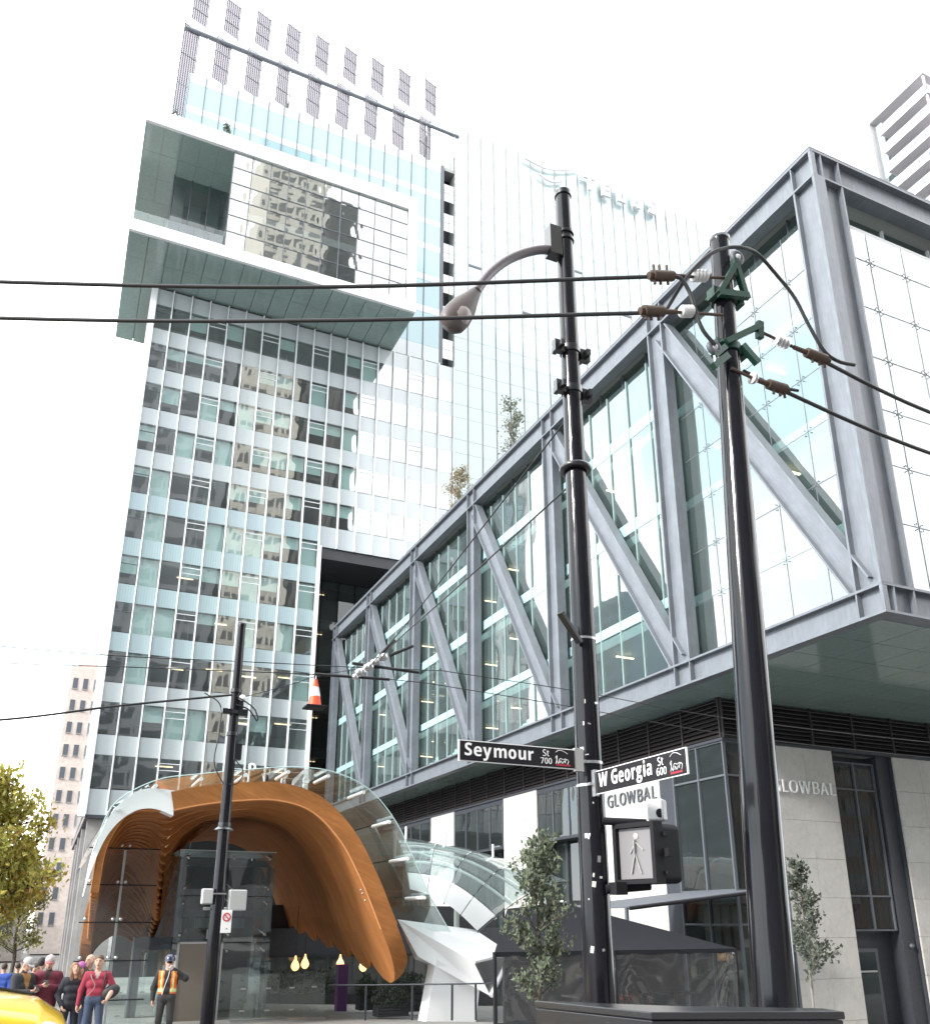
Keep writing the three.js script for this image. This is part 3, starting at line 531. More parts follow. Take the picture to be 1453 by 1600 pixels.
  // glass shell over the timber
  const SH = new THREE.CatmullRomCurve3([[0.95, 3.3], [1.36, 4.6], [2.12, 5.12], [3.27, 5.4], [4.5, 5.6], [5.76, 5.78], [7.3, 5.7], [8.53, 5.1], [9.38, 3.98], [10.13, 2.5], [10.9, 1.3]].map((p) => V(p[0], p[1], 0)), false, 'centripetal');
  const SN = 11, sp = SH.getSpacedPoints(SN), patch = (a, b, c, d) => { const g = new THREE.BufferGeometry(); g.setAttribute('position', new THREE.Float32BufferAttribute([a, b, c, a, c, d].flatMap((v) => [v.x, v.y, v.z]), 3)); g.setAttribute('uv', new THREE.Float32BufferAttribute([0, 0, 1, 0, 1, 1, 0, 0, 1, 1, 0, 1], 2)); g.computeVertexNormals(); return g; };
  const ins = (a, b, t) => a.clone().lerp(b, t), at = (p, z) => V(p.x, p.y, z);
  for (let i = 0; i < SN; i++) for (let j = 0; j < 6; j++) {
    const z0 = -24.95 - j * 2.4, z1 = z0 - 2.37, p = ins(sp[i], sp[i + 1], 0.012), q = ins(sp[i], sp[i + 1], 0.988);
    mk('shell_pane', patch(at(p, z0), at(q, z0), at(q, z1), at(p, z1)), M.glassRoof, P);
  }
  for (let i = 1; i < SN; i++) { const t = sp[i + 1].clone().sub(sp[i - 1]).normalize(), n = V(-t.y, t.x, 0).multiplyScalar(-0.12); mk('shell_purlin', grod(at(sp[i].clone().add(n), -25.1), at(sp[i].clone().add(n), -26.6), 0.055), M.white, P); }
  const edge = sp.map((p) => at(p, -24.95)); mk('shell_edge', gtube(edge, 0.015, 80, 6), M.glassEdge, P);
  for (const [x, z] of [[5.1, -27], [5.7, -27.6], [6.4, -28.3], [7.3, -29]]) { const h = sub('roof_anchor', P); mk('stem', grod(V(x, 5.55, z), V(x + 0.03, 6.08, z), 0.035), M.white, h); mk('hook', new THREE.TorusGeometry(0.09, 0.035, 6, 12).translate(x + 0.09, 6.05, z), M.white, h); }
  // white steel foot
  mk('foot_block', polyGeo([[10.9, 0.53], [12.3, -0.26], [12.12, -1.5], [10.5, -1.5]], 0.55, 0.02).translate(0, 0, -26.5), M.white, P);
  const hull = (pts, faces) => { const l = []; for (const f of faces) for (let i = 1; i + 1 < f.length; i++) l.push(...[f[0], f[i], f[i + 1]].flatMap((n) => pts[n])); const g = new THREE.BufferGeometry(); g.setAttribute('position', new THREE.Float32BufferAttribute(l, 3)); g.setAttribute('uv', new THREE.Float32BufferAttribute(new Array(l.length / 3 * 2).fill(0).map((_, i) => l[(i >> 1) * 3 + (i % 2)]), 2)); g.computeVertexNormals(); return g; };
  const C = { p1: [9.75, 1.66, -26.3], p2: [10.3, 0.62, -26.0], p3: [12.55, -0.52, -25.7], p4: [12.0, 0.45, -25.7], r: [13.5, 0.66, -26.2], t1: [11.4, 1.33, -26.9], t2: [12.75, 1.35, -27.2], d: [12.9, -0.3, -26.9], e: [10.6, 0.5, -27.0] };
  mk('foot_arm', hull(C, [['p1', 'p2', 'p3', 'p4'], ['p1', 'p4', 'r', 't2', 't1'], ['r', 'd', 't2'], ['p2', 'e', 'd', 'p3'], ['p1', 't1', 'e', 'p2'], ['t1', 't2', 'd', 'e'], ['p3', 'd', 'r']]), M.white, P);
  mk('foot_bar', grod(V(12.56, -0.52, -25.68), V(13.5, 0.66, -26.15), 0.07), M.white, P); mk('foot_bar', grod(V(12.0, 0.45, -25.68), V(13.5, 0.66, -26.15), 0.06), M.white, P);

  // second, lower glass vault reaching towards the restaurant
  const G = thing('glass_canopy', 'low vaulted glass canopy reaching from the pavilion towards the marble piers', 'canopy', [14, 1.3, -29]);
  const e = V(10.4, 2.55, -27), d = V(12.73, 1.30, -27), b = V(19.8, 3.2, -33), a = V(14.0, 5.2, -38);
  const surf = (u, v) => { const p = e.clone().lerp(d, u), q = a.clone().lerp(b, u), r = p.lerp(q, v); r.y += 0.6 * Math.sin(Math.PI * v) * (0.6 + 0.4 * Math.sin(Math.PI * u)) + 0.25 * Math.sin(Math.PI * u); return r; };
  const bent = (u0, u1, v0, v1) => { const n = 5, pos = [], idx = []; for (let a = 0; a <= n; a++) for (let c = 0; c <= n; c++) pos.push(...surf(lerp(u0, u1, a / n), lerp(v0, v1, c / n)).toArray()); for (let a = 0; a < n; a++) for (let c = 0; c < n; c++) { const k = a * (n + 1) + c; idx.push(k, k + n + 1, k + n + 2, k, k + n + 2, k + 1); } const g = new THREE.BufferGeometry(); g.setAttribute('position', new THREE.Float32BufferAttribute(pos, 3)); g.setIndex(idx); g.computeVertexNormals(); return g; };
  for (let i = 0; i < 4; i++) for (let j = 0; j < 6; j++) { const u0 = i / 4 + 0.004, u1 = (i + 1) / 4 - 0.004, v0 = j / 6 + 0.003, v1 = (j + 1) / 6 - 0.003; mk(j ? 'canopy_pane' : 'frosted_pane', bent(u0, u1, v0, v1), j ? M.glassRoof : M.white, G); }
  for (let j = 1; j < 6; j++) mk('canopy_purlin', gtube([0, 0.25, 0.5, 0.75, 1].map((u) => surf(u, j / 6).add(V(0, -0.12, 0))), 0.05, 20, 6), M.white, G);
  for (let i = 0; i <= 4; i++) mk('canopy_rafter', gtube([0, 0.2, 0.4, 0.6, 0.8, 1].map((v) => surf(i / 4, v).add(V(0, -0.05, 0))), 0.018, 24, 6), M.steelDark, G);
  for (const [u, v] of [[0.05, 0.95], [0.3, 0.9], [0.62, 0.8]]) { const p = surf(u, v); mk('canopy_anchor', grod(p, p.clone().add(V(0, 0.5, 0)), 0.05), M.white, G); }
  mk('canopy_post', grod(V(12.9, -1.5, -29), V(12.9, 2.2, -29), 0.09), M.white, G); mk('canopy_post', grod(V(18.6, -1.5, -33), V(18.6, 3.4, -33), 0.09), M.white, G);
}

// ---------- glass lift kiosk and things under the pavilion ----------
{
  const y0 = -1.55, y1 = 3.75, E = thing('lift_kiosk', 'glass lift kiosk with a steel door under the timber pavilion', 'lift', [5.2, y0, -31.5]);
  for (const [a, b] of [[y0, 0.95], [0.98, 2.35], [2.38, y1]]) {
    for (const [u, v] of [[3.75, 5.24], [5.27, 6.76]]) glass('kiosk_pane', M.glassKiosk, E, 'z', -30, u, v, a, b);
    for (const [u, v] of [[-30.02, -31.5], [-31.53, -33]]) { glass('kiosk_pane', M.glassTower, E, 'x', 3.72, u, v, a, b); glass('kiosk_pane', M.glassClear, E, 'x', 6.79, u, v, a, b); }
  }
  bx('kiosk_roof', M.glassEdge, E, 3.72, 6.79, y1, y1 + 0.03, -33, -30);
  bx('lift_door', std(0.26, 0.23, 0.20, 0.35, 0.6), E, 3.98, 5.2, y0, 0.93, -29.97, -29.93); bx('door_surround', M.metal, E, 3.9, 3.97, y0, 1.0, -29.98, -29.9); bx('door_surround', M.metal, E, 5.21, 5.28, y0, 1.0, -29.98, -29.9); bx('door_surround', M.metal, E, 3.9, 5.28, 0.94, 1.0, -29.98, -29.9);
  bx('lift_shaft', M.dark, E, 4.3, 6.3, y0, 3.4, -32.6, -31.1); bx('shaft_beam', M.steelDark, E, 3.85, 6.7, 1.75, 1.95, -30.4, -30.2); bx('shaft_beam', M.steelDark, E, 3.85, 6.7, 3.3, 3.5, -30.4, -30.2);
  for (const x of [3.9, 6.6]) bx('shaft_post', M.steelDark, E, x, x + 0.1, y0, 3.7, -30.35, -30.25);
  bx('lift_motor', M.steel, E, 4.5, 6.0, 1.4, 1.7, -30.9, -30.5);
  bx('notice', M.white, E, 3.62, 3.9, 0.1, 0.62, -29.9, -29.88);
  const sg = bx('lift_sign', std(0.5, 0.52, 0.56, 0.4), E, 4.75, 5.15, 1.08, 1.36, -29.94, -29.9); bx('lift_symbol', std(0.02, 0.06, 0.3, 0.4), sg, 4.86, 5.04, 1.12, 1.32, -29.895, -29.89);
  const d = new THREE.SphereGeometry(0.05, 8, 6);
  for (const x of [3.95, 5.1, 5.42, 6.58]) for (const y of [0.72, 1.2, 2.14, 2.6, 3.55]) mk('glass_fitting', merge([d.clone(), grod(V(0, 0, 0), V(x < 5 ? 0.18 : -0.18, 0.14, -0.1), 0.015)]), M.metal, E, x, y, -29.95);

  // frameless glass wall and portal on the short side of the arch
  const W = thing('glass_screen', 'frameless glass screen with point fixings beside the concrete pier', 'glass screen', [1.6, -1.35, -27]);
  for (let k = 0; k < 5; k++) for (let i = 0; i < 2; i++) glass('screen_pane', M.glassThin, W, 'z', -27, 0.9 + i * 0.95, 1.82 + i * 0.95, -1.35 + k * 0.98, -0.4 + k * 0.98);
  for (let k = 0; k < 5; k++) { bx('screen_joint', M.blackMatte, W, 0.9, 2.8, -0.4 + k * 0.98, -0.37 + k * 0.98, -27.02, -26.99); for (const x of [1.05, 1.75, 1.95]) mk('point_fixing', d, M.metal, W, x, -0.3 + k * 0.98, -26.95); }
  bx('screen_post', M.metal, W, 1.84, 1.90, -1.35, 3.5, -27.2, -27.1);
  const D = thing('entrance_portal', 'dark metal framed glass entrance behind the group of waiting people', 'doorway', [3.8, -1.65, -33]);
  bx('lintel', M.darkGrey, D, 2.9, 4.7, 0.7, 1.1, -33.6, -33); bx('jamb', M.darkGrey, D, 2.9, 3.15, -1.65, 0.7, -33.6, -33); bx('jamb', M.darkGrey, D, 4.45, 4.7, -1.65, 0.7, -33.6, -33);
  for (const x of [3.18, 3.82]) { glass('door_leaf', M.glassClear, D, 'z', -33.2, x, x + 0.6, -1.6, 0.68); bx('door_stile', M.steelDark, D, x - 0.02, x + 0.02, -1.65, 0.7, -33.25, -33.15); }
  // glass balustrades
  const bal = (label, x0, x1, z) => { const B = thing('glass_balustrade', label, 'balustrade', [(x0 + x1) / 2, gz(z), z]), n = Math.round((x1 - x0) / 0.65), w = (x1 - x0) / n; for (let i = 0; i < n; i++) { const zz = z - 0.25 * Math.pow((i + 0.5) / n - 0.5, 2) * 4; glass('balustrade_pane', M.glassClear, B, 'z', zz, x0 + i * w + 0.01, x0 + (i + 1) * w - 0.01, gz(z) + 0.06, gz(z) + 1.3); for (const y of [0.3, 0.9]) bx('standoff', M.metal, B, x0 + (i + 0.4) * w, x0 + (i + 0.6) * w, gz(z) + y - 0.02, gz(z) + y + 0.02, zz - 0.05, zz + 0.04); } bx('base_channel', M.metal, B, x0, x1, gz(z) - 0.02, gz(z) + 0.05, z - 0.3, z + 0.05); return B; };
  bal('glass balustrade between the red shirted man and the worker', 1.95, 3.7, -28); bal('curved glass balustrade in front of the restaurant windows, right of the lift door', 5.3, 8.15, -28);
  // back wall of the plaza
  const B = thing('plaza_restaurant_front', 'dark restaurant front with slim window bars behind the timber tips', 'shopfront', [12, -2.1, -41]);
  bx('fascia', M.darkGrey, B, 8.2, 20.5, 0.2, 1.3, -41.3, -40.9); bx('soffit', M.dark, B, 8.2, 20.5, 0.1, 0.2, -46, -40.9); bx('upper_wall', M.dark, B, 8.2, 20.5, 1.3, 2.3, -41.6, -41.3); bx('rear_wall', M.interior, B, 8.2, 20.5, -2.2, 0.2, -46.2, -46); bx('plinth', M.dark, B, 8.2, 20.5, -2.2, -1.5, -41.2, -41);
  for (let i = 0; i < 20; i++) { bx('window_bar', M.steelDark, B, 8.3 + i * 0.6, 8.34 + i * 0.6, -1.5, 0.1, -41.1, -41.04); glass('window_pane', M.glassClear, B, 'z', -41.12, 8.34 + i * 0.6, 8.9 + i * 0.6, -1.5, 0.1); }
  bx('menu_screen', M.white, B, 9.2, 10.0, -0.75, -0.2, -44, -43.9);
  // pendant lamps
  const pear = new THREE.LatheGeometry([[0.001, -0.2], [0.09, -0.17], [0.155, -0.08], [0.16, 0], [0.12, 0.11], [0.06, 0.2], [0.035, 0.3], [0.03, 0.36]].map((p) => new THREE.Vector2(...p)), 16);
  [[9.17, -0.02, -36, 'first'], [9.95, -0.02, -37.5, 'second'], [11.34, -0.04, -37.2, 'third'], [11.93, -0.1, -36, 'largest looking and last']].forEach(([x, y, z, which]) => {
    const L = thing('pendant_lamp', `glowing amber pear shaped pendant lamp, ${which} counted from the lift kiosk`, 'lamp', [x, y, z], 'pendant lamps under the timber tips');
    mk('bulb', pear, M.lampWarm, L, x, y, z); mk('cord', grod(V(x, y + 0.34, z), V(x, y + 2.2, z), 0.012), M.cable, L);
    const p = new THREE.PointLight(new THREE.Color(1, 0.6, 0.28), 2.2, 0, 2); p.position.set(0, 0, 0); p.castShadow = true; L.add(p);
  });
  const pil = tag(mk('purple_totem', gbox(9.97, 10.33, -1.68, 0.12, -33.2, -32.85), M.purple), 'slim purple totem standing by the planters', 'totem'); mk('totem_base', gbox(9.92, 10.38, -1.68, -1.58, -33.25, -32.8), M.metal, pil);
}

// ---------- poles, signs, wires ----------
const ring = (x, y, z, r, h, mat, parent, name = 'band') => mk(name, new THREE.CylinderGeometry(r, r, h, 24), mat, parent, x, y, z);
const bandTex = mottle(8, 31, 0.4, 1.0, 1.5, 4);
const poleMat = phys(0.010, 0.010, 0.014, 0.13, { specularIntensity: 0.7, map: dirt, bumpMap: mottle(32, 12, 0, 1, 2, 3), bumpScale: 0.0012 });
{
  // street lamp pole carrying the name signs
  const [x, z] = [3.83, -6], y0 = gz(z), L = thing('street_lamp', 'black street lamp pole carrying the two street name signs', 'street lamp', [x, y0, z]);
  mk('pole', new THREE.LatheGeometry([[0.001, 0], [0.13, 0], [0.125, 0.1], [0.116, 1.2], [0.108, 2.6], [0.100, 4.2], [0.092, 5.6], [0.084, 7], [0.074, 8.6], [0.074, 8.64], [0.001, 8.65]].map((p) => new THREE.Vector2(...p)), 32), poleMat, L, x, y0, z);
  ring(x, 8.6, z, 0.086, 0.05, M.black, L, 'cap');
  mk('collar', new THREE.TorusGeometry(0.118, 0.032, 10, 28).rotateX(Math.PI / 2), M.black, L, x, 5.46, z);
  for (const y of [6.28, 6.72]) { ring(x, y, z, 0.098, 0.07, M.black, L); for (const s of [-1, 1]) mk('clamp', merge([gbox(-0.05, 0.05, -0.06, 0.06, -0.03, 0.03), gbox(-0.02, 0.02, -0.03, 0.03, -0.09, 0.09)]), M.black, L, x + s * 0.14, y - (s > 0 ? 0.03 : 0), z + 0.02); }
  for (const y of [8.02, 8.1]) ring(x, y, z, 0.092, 0.03, M.black, L);
  bx('arm_bracket', M.black, L, x - 0.2, x - 0.07, 7.78, 8.12, z - 0.06, z + 0.06);
  const arm = [[3.7, 7.86], [3.52, 7.80], [3.23, 7.60], [3.02, 7.37], [2.90, 7.18], [2.85, 7.08]].map((p) => V(p[0], p[1], z)); mk('arm', gtube(arm, 0.045, 32, 12), std(0.17, 0.155, 0.165, 0.4, 0.6), L);
  const hd = sub('lamp_head', L), dir = V(-0.27, -0.47, 0).normalize(), base = V(2.86, 7.1, z);
  const prof = [[0.03, 0], [0.05, 0.03], [0.07, 0.12], [0.115, 0.28], [0.13, 0.42], [0.118, 0.52], [0.08, 0.575], [0.001, 0.59]].map((p) => new THREE.Vector2(...p));
  const head = new THREE.LatheGeometry(prof, 24); head.scale(1.05, 1, 0.72);
  mk('housing', head.applyMatrix4(new THREE.Matrix4().makeRotationFromQuaternion(new THREE.Quaternion().setFromUnitVectors(V(0, 1, 0), dir))).translate(base.x, base.y, base.z), std(0.13, 0.11, 0.108, 0.5, 0.3, { map: dirt }), hd);
  const lens = new THREE.SphereGeometry(0.105, 20, 12).scale(1, 1.4, 0.7).applyMatrix4(new THREE.Matrix4().makeRotationFromQuaternion(new THREE.Quaternion().setFromUnitVectors(V(0, 1, 0), dir)));
  mk('lens', lens.translate(base.x + dir.x * 0.41 + 0.014, base.y + dir.y * 0.41 - 0.012, z + 0.024), phys(0.30, 0.26, 0.25, 0.25), hd);
  for (const [y, rr2, h] of [[2.8, 0.110, 0.022], [2.62, 0.111, 0.022], [3.84, 0.106, 0.02]]) ring(x, y, z, rr2, h, M.metal, L, 'strap');
  mk('bracket_stub', gbeam(V(x - 0.1, 3.78, z + 0.1), V(x - 0.3, 4.0, z + 0.14), 0.06, 0.03), M.black, L);
  const scrap = (L, cx, cz, r, y) => { const a = -0.57 + rr(-0.9, 0.9), w = rr(0.008, 0.035), h = rr(0.006, 0.05), m = mk('sticker_scrap', boxGeo(w, h, 0.002), rnd() < 0.6 ? M.paper : M.metal, L, cx + Math.sin(a) * (r + 0.001), y, cz + Math.cos(a) * (r + 0.001)); m.rotation.y = a; m.rotateZ(rr(-0.3, 0.3)); };
  for (let i = 0; i < 16; i++) { const y = rr(1.35, 3.3); scrap(L, x, z, 0.116 - (y - 1.2) * 0.0065 + 0.0015, y); }

  // name signs: white border plate, black face, raised white lettering and the small skyline emblem
  const signPlate = (S, w, h, txt, small, num, front) => {
    const put = (name, g, mat) => { const m = mk(name, g.applyMatrix4(front), mat, S); return m; };
    put('plate', gbox(0, w, 0, h, -0.012, 0), M.white); put('face', gbox(0.008, w - 0.008, 0.007, h - 0.007, 0, 0.003), phys(0.012, 0.011, 0.014, 0.6, { specularIntensity: 0.5 }));
    const text = (t, size, x0, y0, wide) => { let a = x0; for (const ch of t) { if (ch === ' ') { a += size * 0.32; continue; } const g = letters(ch, size, 0.002, size > h * 0.5 ? fontBold : font); const bw = g.boundingBox.max.x * wide; g.scale(wide, 1, 1).translate(a, y0, 0.003); put('letter', g, M.white); a += bw + size * 0.10; } return a; };
    const end = text(txt, h * 0.60, 0.04, h * 0.28, front.wide); const c = end + front.gap; text(small, h * 0.32, c, h * 0.55, 0.95); text(num, h * 0.29, c - 0.02, h * 0.18, 0.95);
    // emblem: dark red ground line, lion and towers in white line, arching branch
    const ex = w - 0.20, l = [], ln = (pts, r = 0.0022) => l.push(gtube(pts.map((p) => V(ex + p[0] * h / 0.16, p[1] * h / 0.16, 0.004)), r, 16, 5));
    ln([[0.02, 0.125], [0.05, 0.142], [0.09, 0.138], [0.13, 0.118]]); ln([[0.02, 0.035], [0.03, 0.07], [0.02, 0.085], [0.035, 0.1], [0.03, 0.06], [0.045, 0.035]]); ln([[0.045, 0.04], [0.06, 0.078], [0.09, 0.07], [0.11, 0.08], [0.105, 0.045]]); ln([[0.1, 0.05], [0.12, 0.075], [0.135, 0.06], [0.125, 0.035]]); ln([[0.06, 0.04], [0.065, 0.062], [0.08, 0.04], [0.095, 0.062]]);
    put('emblem_lines', merge(l), M.white); put('emblem_base', gbox(ex + 0.02, ex + 0.15, 0.02, 0.034, 0.003, 0.005), std(0.35, 0.02, 0.04, 0.4));
    put('end_clamp', gbox(front.clampX, front.clampX + 0.075, -0.012, h + 0.012, -0.02, 0.016), M.metal);
  };
  const S1 = thing('street_name_sign', 'black street name sign reading Seymour St 700', 'sign', [3.1, 2.72, -5.9]);
  const f1 = new THREE.Matrix4().makeTranslation(2.63, 2.72, -5.88); f1.wide = 1.02; f1.gap = 0.07; f1.clampX = 0.99; signPlate(S1, 1.0, 0.158, 'Seymour', 'St', '700', f1);
  bx('strap', M.metal, S1, 3.66, 3.74, 2.79, 2.81, -5.93, -5.9);
  const S2 = thing('street_name_sign', 'black street name sign reading W Georgia St 600', 'sign', [3.78, 2.53, -5.3]);
  const f2 = new THREE.Matrix4().makeTranslation(3.80, 2.535, -5.86).multiply(new THREE.Matrix4().makeRotationY(-Math.PI / 2)); f2.wide = 0.88; f2.gap = 0.06; f2.clampX = -0.07; signPlate(S2, 1.12, 0.182, 'W Georgia', 'St', '600', f2);
  bx('strap', M.metal, S2, 3.75, 3.83, 2.61, 2.63, -5.95, -5.88);

  // pedestrian signal
  const G = thing('pedestrian_signal', 'black pedestrian signal box with a pale walking figure', 'signal', [4.05, 2.1, -5.8]);
  const rb = (w, h, d, r = 0.03) => new RoundedBoxGeometry(w, h, d, 3, r);
  mk('housing', rb(0.36, 0.44, 0.30, 0.05).rotateY(-1.3), M.blackMatte, G, 4.21, 2.09, -5.76);
  const rot = new THREE.Matrix4().makeTranslation(4.045, 2.09, -5.714).multiply(new THREE.Matrix4().makeRotationY(-1.3)), gput = (n, g, m) => mk(n, g.applyMatrix4(rot), m, G);
  gput('visor', merge([gbox(-0.2, 0.2, 0.19, 0.225, -0.06, 0.05), gbox(-0.2, 0.2, -0.225, -0.19, -0.06, 0.05), gbox(-0.2, -0.168, -0.19, 0.19, -0.06, 0.05), gbox(0.168, 0.2, -0.19, 0.19, -0.06, 0.05)]), M.blackMatte);
  gput('screen', gbox(-0.165, 0.165, -0.187, 0.187, 0, 0.012), std(0.20, 0.192, 0.20, 0.5));
  const man = [new THREE.SphereGeometry(0.026, 12, 8).scale(1, 1, 0.2).translate(0.0, 0.125, 0.014), gbeam(V(0, 0.095, 0.014), V(-0.005, -0.01, 0.014), 0.055, 0.006), gbeam(V(-0.005, 0, 0.014), V(0.045, -0.15, 0.014), 0.03, 0.006), gbeam(V(-0.005, 0, 0.014), V(-0.05, -0.15, 0.014), 0.03, 0.006), gbeam(V(0, 0.08, 0.014), V(0.07, 0.02, 0.014), 0.02, 0.006), gbeam(V(0, 0.08, 0.014), V(-0.055, 0.0, 0.014), 0.02, 0.006)];
  gput('walking_figure', merge(man), std(0.36, 0.36, 0.355, 0.5));
  gput('latch', merge([gbox(0.2, 0.24, -0.03, 0.03, -0.12, -0.06), gbox(0.19, 0.22, 0.12, 0.15, -0.12, -0.06), gbox(0.19, 0.22, -0.16, -0.13, -0.12, -0.06)]), M.blackMatte);
  mk('mount_arm', grod(V(3.86, 2.34, -5.9), V(4.2, 2.33, -5.8), 0.03), M.blackMatte, G); mk('mount_arm', merge([grod(V(3.86, 1.83, -5.9), V(4.2, 1.86, -5.8), 0.035), gbox(3.88, 3.98, 1.79, 1.88, -5.88, -5.78)]), M.blackMatte, G);
  const spk = mk('speaker', rb(0.13, 0.17, 0.13, 0.02).rotateY(-0.9), std(0.5, 0.51, 0.52, 0.5), G, 4.30, 2.43, -5.78); mk('speaker_grille', new THREE.CylinderGeometry(0.035, 0.035, 0.01, 16).rotateX(Math.PI / 2), M.blackMatte, spk, 4.27, 2.40, -5.705);
}
{
  // thick trolley pole with brackets, leaning a little
  const z = -5, b = V(4.53, gz(z), z), t = V(4.885, 7.62, z), L = thing('trolley_pole', 'thick glossy black pole with green brackets holding the feeder cables', 'pole', [b.x, b.y, b.z]);
  const ln = b.distanceTo(t), lean = frameTo(b, t); lean.setPosition(b);
  // straight taper from the measured widths
  const pole = new THREE.LatheGeometry([[0.001, 0], [0.155, 0], [0.150, 0.3], [0.138, 2.2], [0.120, 4.4], [0.098, 6.4], [0.088, ln - 0.06], [0.096, ln - 0.05], [0.096, ln - 0.01], [0.001, ln]].map((p) => new THREE.Vector2(...p)), 36);
  mk('pole', pole.applyMatrix4(lean), poleMat, L);
  const at = (y) => b.clone().lerp(t, (y - b.y) / (t.y - b.y));
  const br = (y, pts, name = 'bracket') => { const p = at(y), g = sub(name, L); mk('collar', new THREE.CylinderGeometry(0.118, 0.118, 0.07, 24), M.green, g, p.x, p.y, p.z); for (const [a, c, w] of pts) mk('bracket_arm', gbeam(V(a[0], a[1], z + 0.1), V(c[0], c[1], z + 0.12), w, 0.05, V(0, 0, 1)), M.green, g); for (const s of [-1, 1]) mk('bolt', merge([gbox(-0.03, 0.03, -0.05, 0.05, -0.05, 0.05), grod(V(0, 0, -0.09), V(0, 0, 0.09), 0.015)]), M.green, g, p.x + s * 0.14, p.y, p.z + 0.02); };
  br(6.92, [[[4.70, 6.86], [4.92, 7.24], 0.05], [[5.02, 6.92], [4.93, 7.24], 0.05], [[4.70, 6.87], [5.03, 6.93], 0.06], [[4.92, 7.12], [4.92, 7.3], 0.05]]);
  br(6.36, [[[4.72, 6.36], [5.12, 6.64], 0.05], [[4.90, 6.38], [5.04, 6.22], 0.06], [[4.72, 6.22], [4.53, 6.04], 0.06], [[5.12, 6.52], [5.12, 6.68], 0.06], [[4.70, 6.3], [4.55, 6.15], 0.05]]);
  const disc = (g, x, y, zz, ax, r = 0.055) => g.push(new THREE.CylinderGeometry(r, r * 0.8, 0.02, 14).applyQuaternion(new THREE.Quaternion().setFromUnitVectors(V(0, 1, 0), ax)).translate(x, y, zz));
  const clamp = (name, label, from, to, ins0, ins1, end, up) => {
    const C = thing(name, label, 'cable clamp', [from[0], from[1], z], 'dead end clamps on the feeder cables'), a = V(from[0], from[1], z + 0.12), c = V(to[0], to[1], z + 0.12), ax = c.clone().sub(a).normalize();
    const body = [grod(a, c, 0.032, 0.02, 10), grod(a.clone().lerp(c, 0.1), a.clone().lerp(c, 0.65), 0.05, 0.045, 8)]; for (const f of [0.15, 0.3, 0.5]) { const p = a.clone().lerp(c, f); body.push(grod(p.clone().add(V(0, -0.085, 0)), p.clone().add(V(0, 0.085 * up, 0)), 0.012)); }
    mk('clamp_body', merge(body), M.rust, C); const dl = []; for (let i = 0; i < 4; i++) { const f = i / 3, x = lerp(ins0[0], ins1[0], f), y = lerp(ins0[1], ins1[1], f); disc(dl, x, y, z + 0.12, ax); } mk('insulator', merge(dl), M.porcelain, C); mk('link', grod(c, V(end[0], end[1], z + 0.1), 0.014), M.rust, C);
  };
  clamp('cable_clamp', 'rusty cable clamp with white insulator discs on the upper feeder cable', [3.93, 6.77], [4.33, 6.9], [4.42, 6.94], [4.54, 6.98], [4.9, 7.1], 1.3);
  clamp('cable_clamp', 'rusty cable clamp on the lower feeder cable nearest the glass bridge corner', [3.81, 6.37], [4.18, 6.48], [4.25, 6.51], [4.34, 6.54], [4.72, 6.64], 0.4);
  clamp('cable_clamp', 'rusty cable clamp hanging from the upper green bracket arm with grey insulator', [5.92, 6.50], [5.5, 6.53], [5.42, 6.54], [5.30, 6.55], [5.12, 6.6], 0.4);
  clamp('cable_clamp', 'rusty cable clamp low on the far side of the trolley pole', [5.36, 6.03], [5.0, 6.04], [4.98, 6.05], [4.96, 6.05], [4.75, 6.1], 0.4);
  const wire = (label, pts, r, name = 'overhead_wire', group) => tag(mk(name, gtube(pts.map((p) => V(...p)), r, 48, 8), M.cable), label, 'wire', group);
  wire('thick upper feeder cable crossing the sky to the green bracketed pole', [[3.95, 6.78, -4.9], [1.4, 6.74, -6.15], [-1.06, 6.74, -7.2], [-12, 6.9, -11.6]], 0.017);
  wire('thick lower feeder cable crossing just below the street lamp head', [[3.83, 6.37, -4.9], [1.4, 6.36, -6.1], [-1.0, 6.39, -7.2], [-12, 6.6, -11.6]], 0.017);
  wire('feeder cable running from the pole past the steel corner column', [[5.9, 6.5, -4.9], [6.6, 6.44, -4.95], [7.4, 6.41, -5], [14, 6.6, -5.3]], 0.018);
  wire('feeder cable running below the other past the steel corner column', [[5.34, 6.03, -4.9], [6.3, 5.95, -4.95], [7.27, 5.92, -5], [14, 6.1, -5.3]], 0.018);
  wire('jumper cable looping over the insulator on the trolley pole', [[4.13, 6.52, -4.95], [4.36, 6.93, -4.85], [4.58, 7.18, -4.8], [4.77, 7.31, -4.8], [4.96, 7.38, -4.8], [5.18, 7.43, -4.85], [5.43, 7.33, -4.9], [5.62, 7.14, -4.9], [5.76, 6.86, -4.9], [5.92, 6.61, -4.9], [6.07, 6.56, -4.9], [6.28, 6.58, -4.9]], 0.017, 'jumper_cable');
  wire('jumper cable hanging between the upper clamp and the small round insulator', [[4.15, 6.83, -4.88], [4.24, 6.83, -4.85], [4.32, 6.73, -4.85], [4.37, 6.54, -4.85], [4.43, 6.36, -4.85], [4.55, 6.24, -4.85]], 0.017, 'jumper_cable');
  wire('short cable tail along the clamp behind the trolley pole', [[4.93, 6.16, -4.95], [5.15, 6.1, -4.93], [5.33, 6.08, -4.92], [5.52, 6.1, -4.92]], 0.014, 'jumper_cable');
  const pin = (label, x, y) => { const I = thing('pin_insulator', label, 'insulator', [x, y, z + 0.12]); mk('cap', new THREE.TorusGeometry(0.05, 0.025, 8, 18), M.steelDark, I, x, y, z + 0.12); mk('core', new THREE.SphereGeometry(0.035, 10, 8), M.porcelain, I, x, y, z + 0.12); mk('pin', grod(V(x, y - 0.05, z + 0.12), V(x, y - 0.17, z + 0.12), 0.014), M.metal, I); };
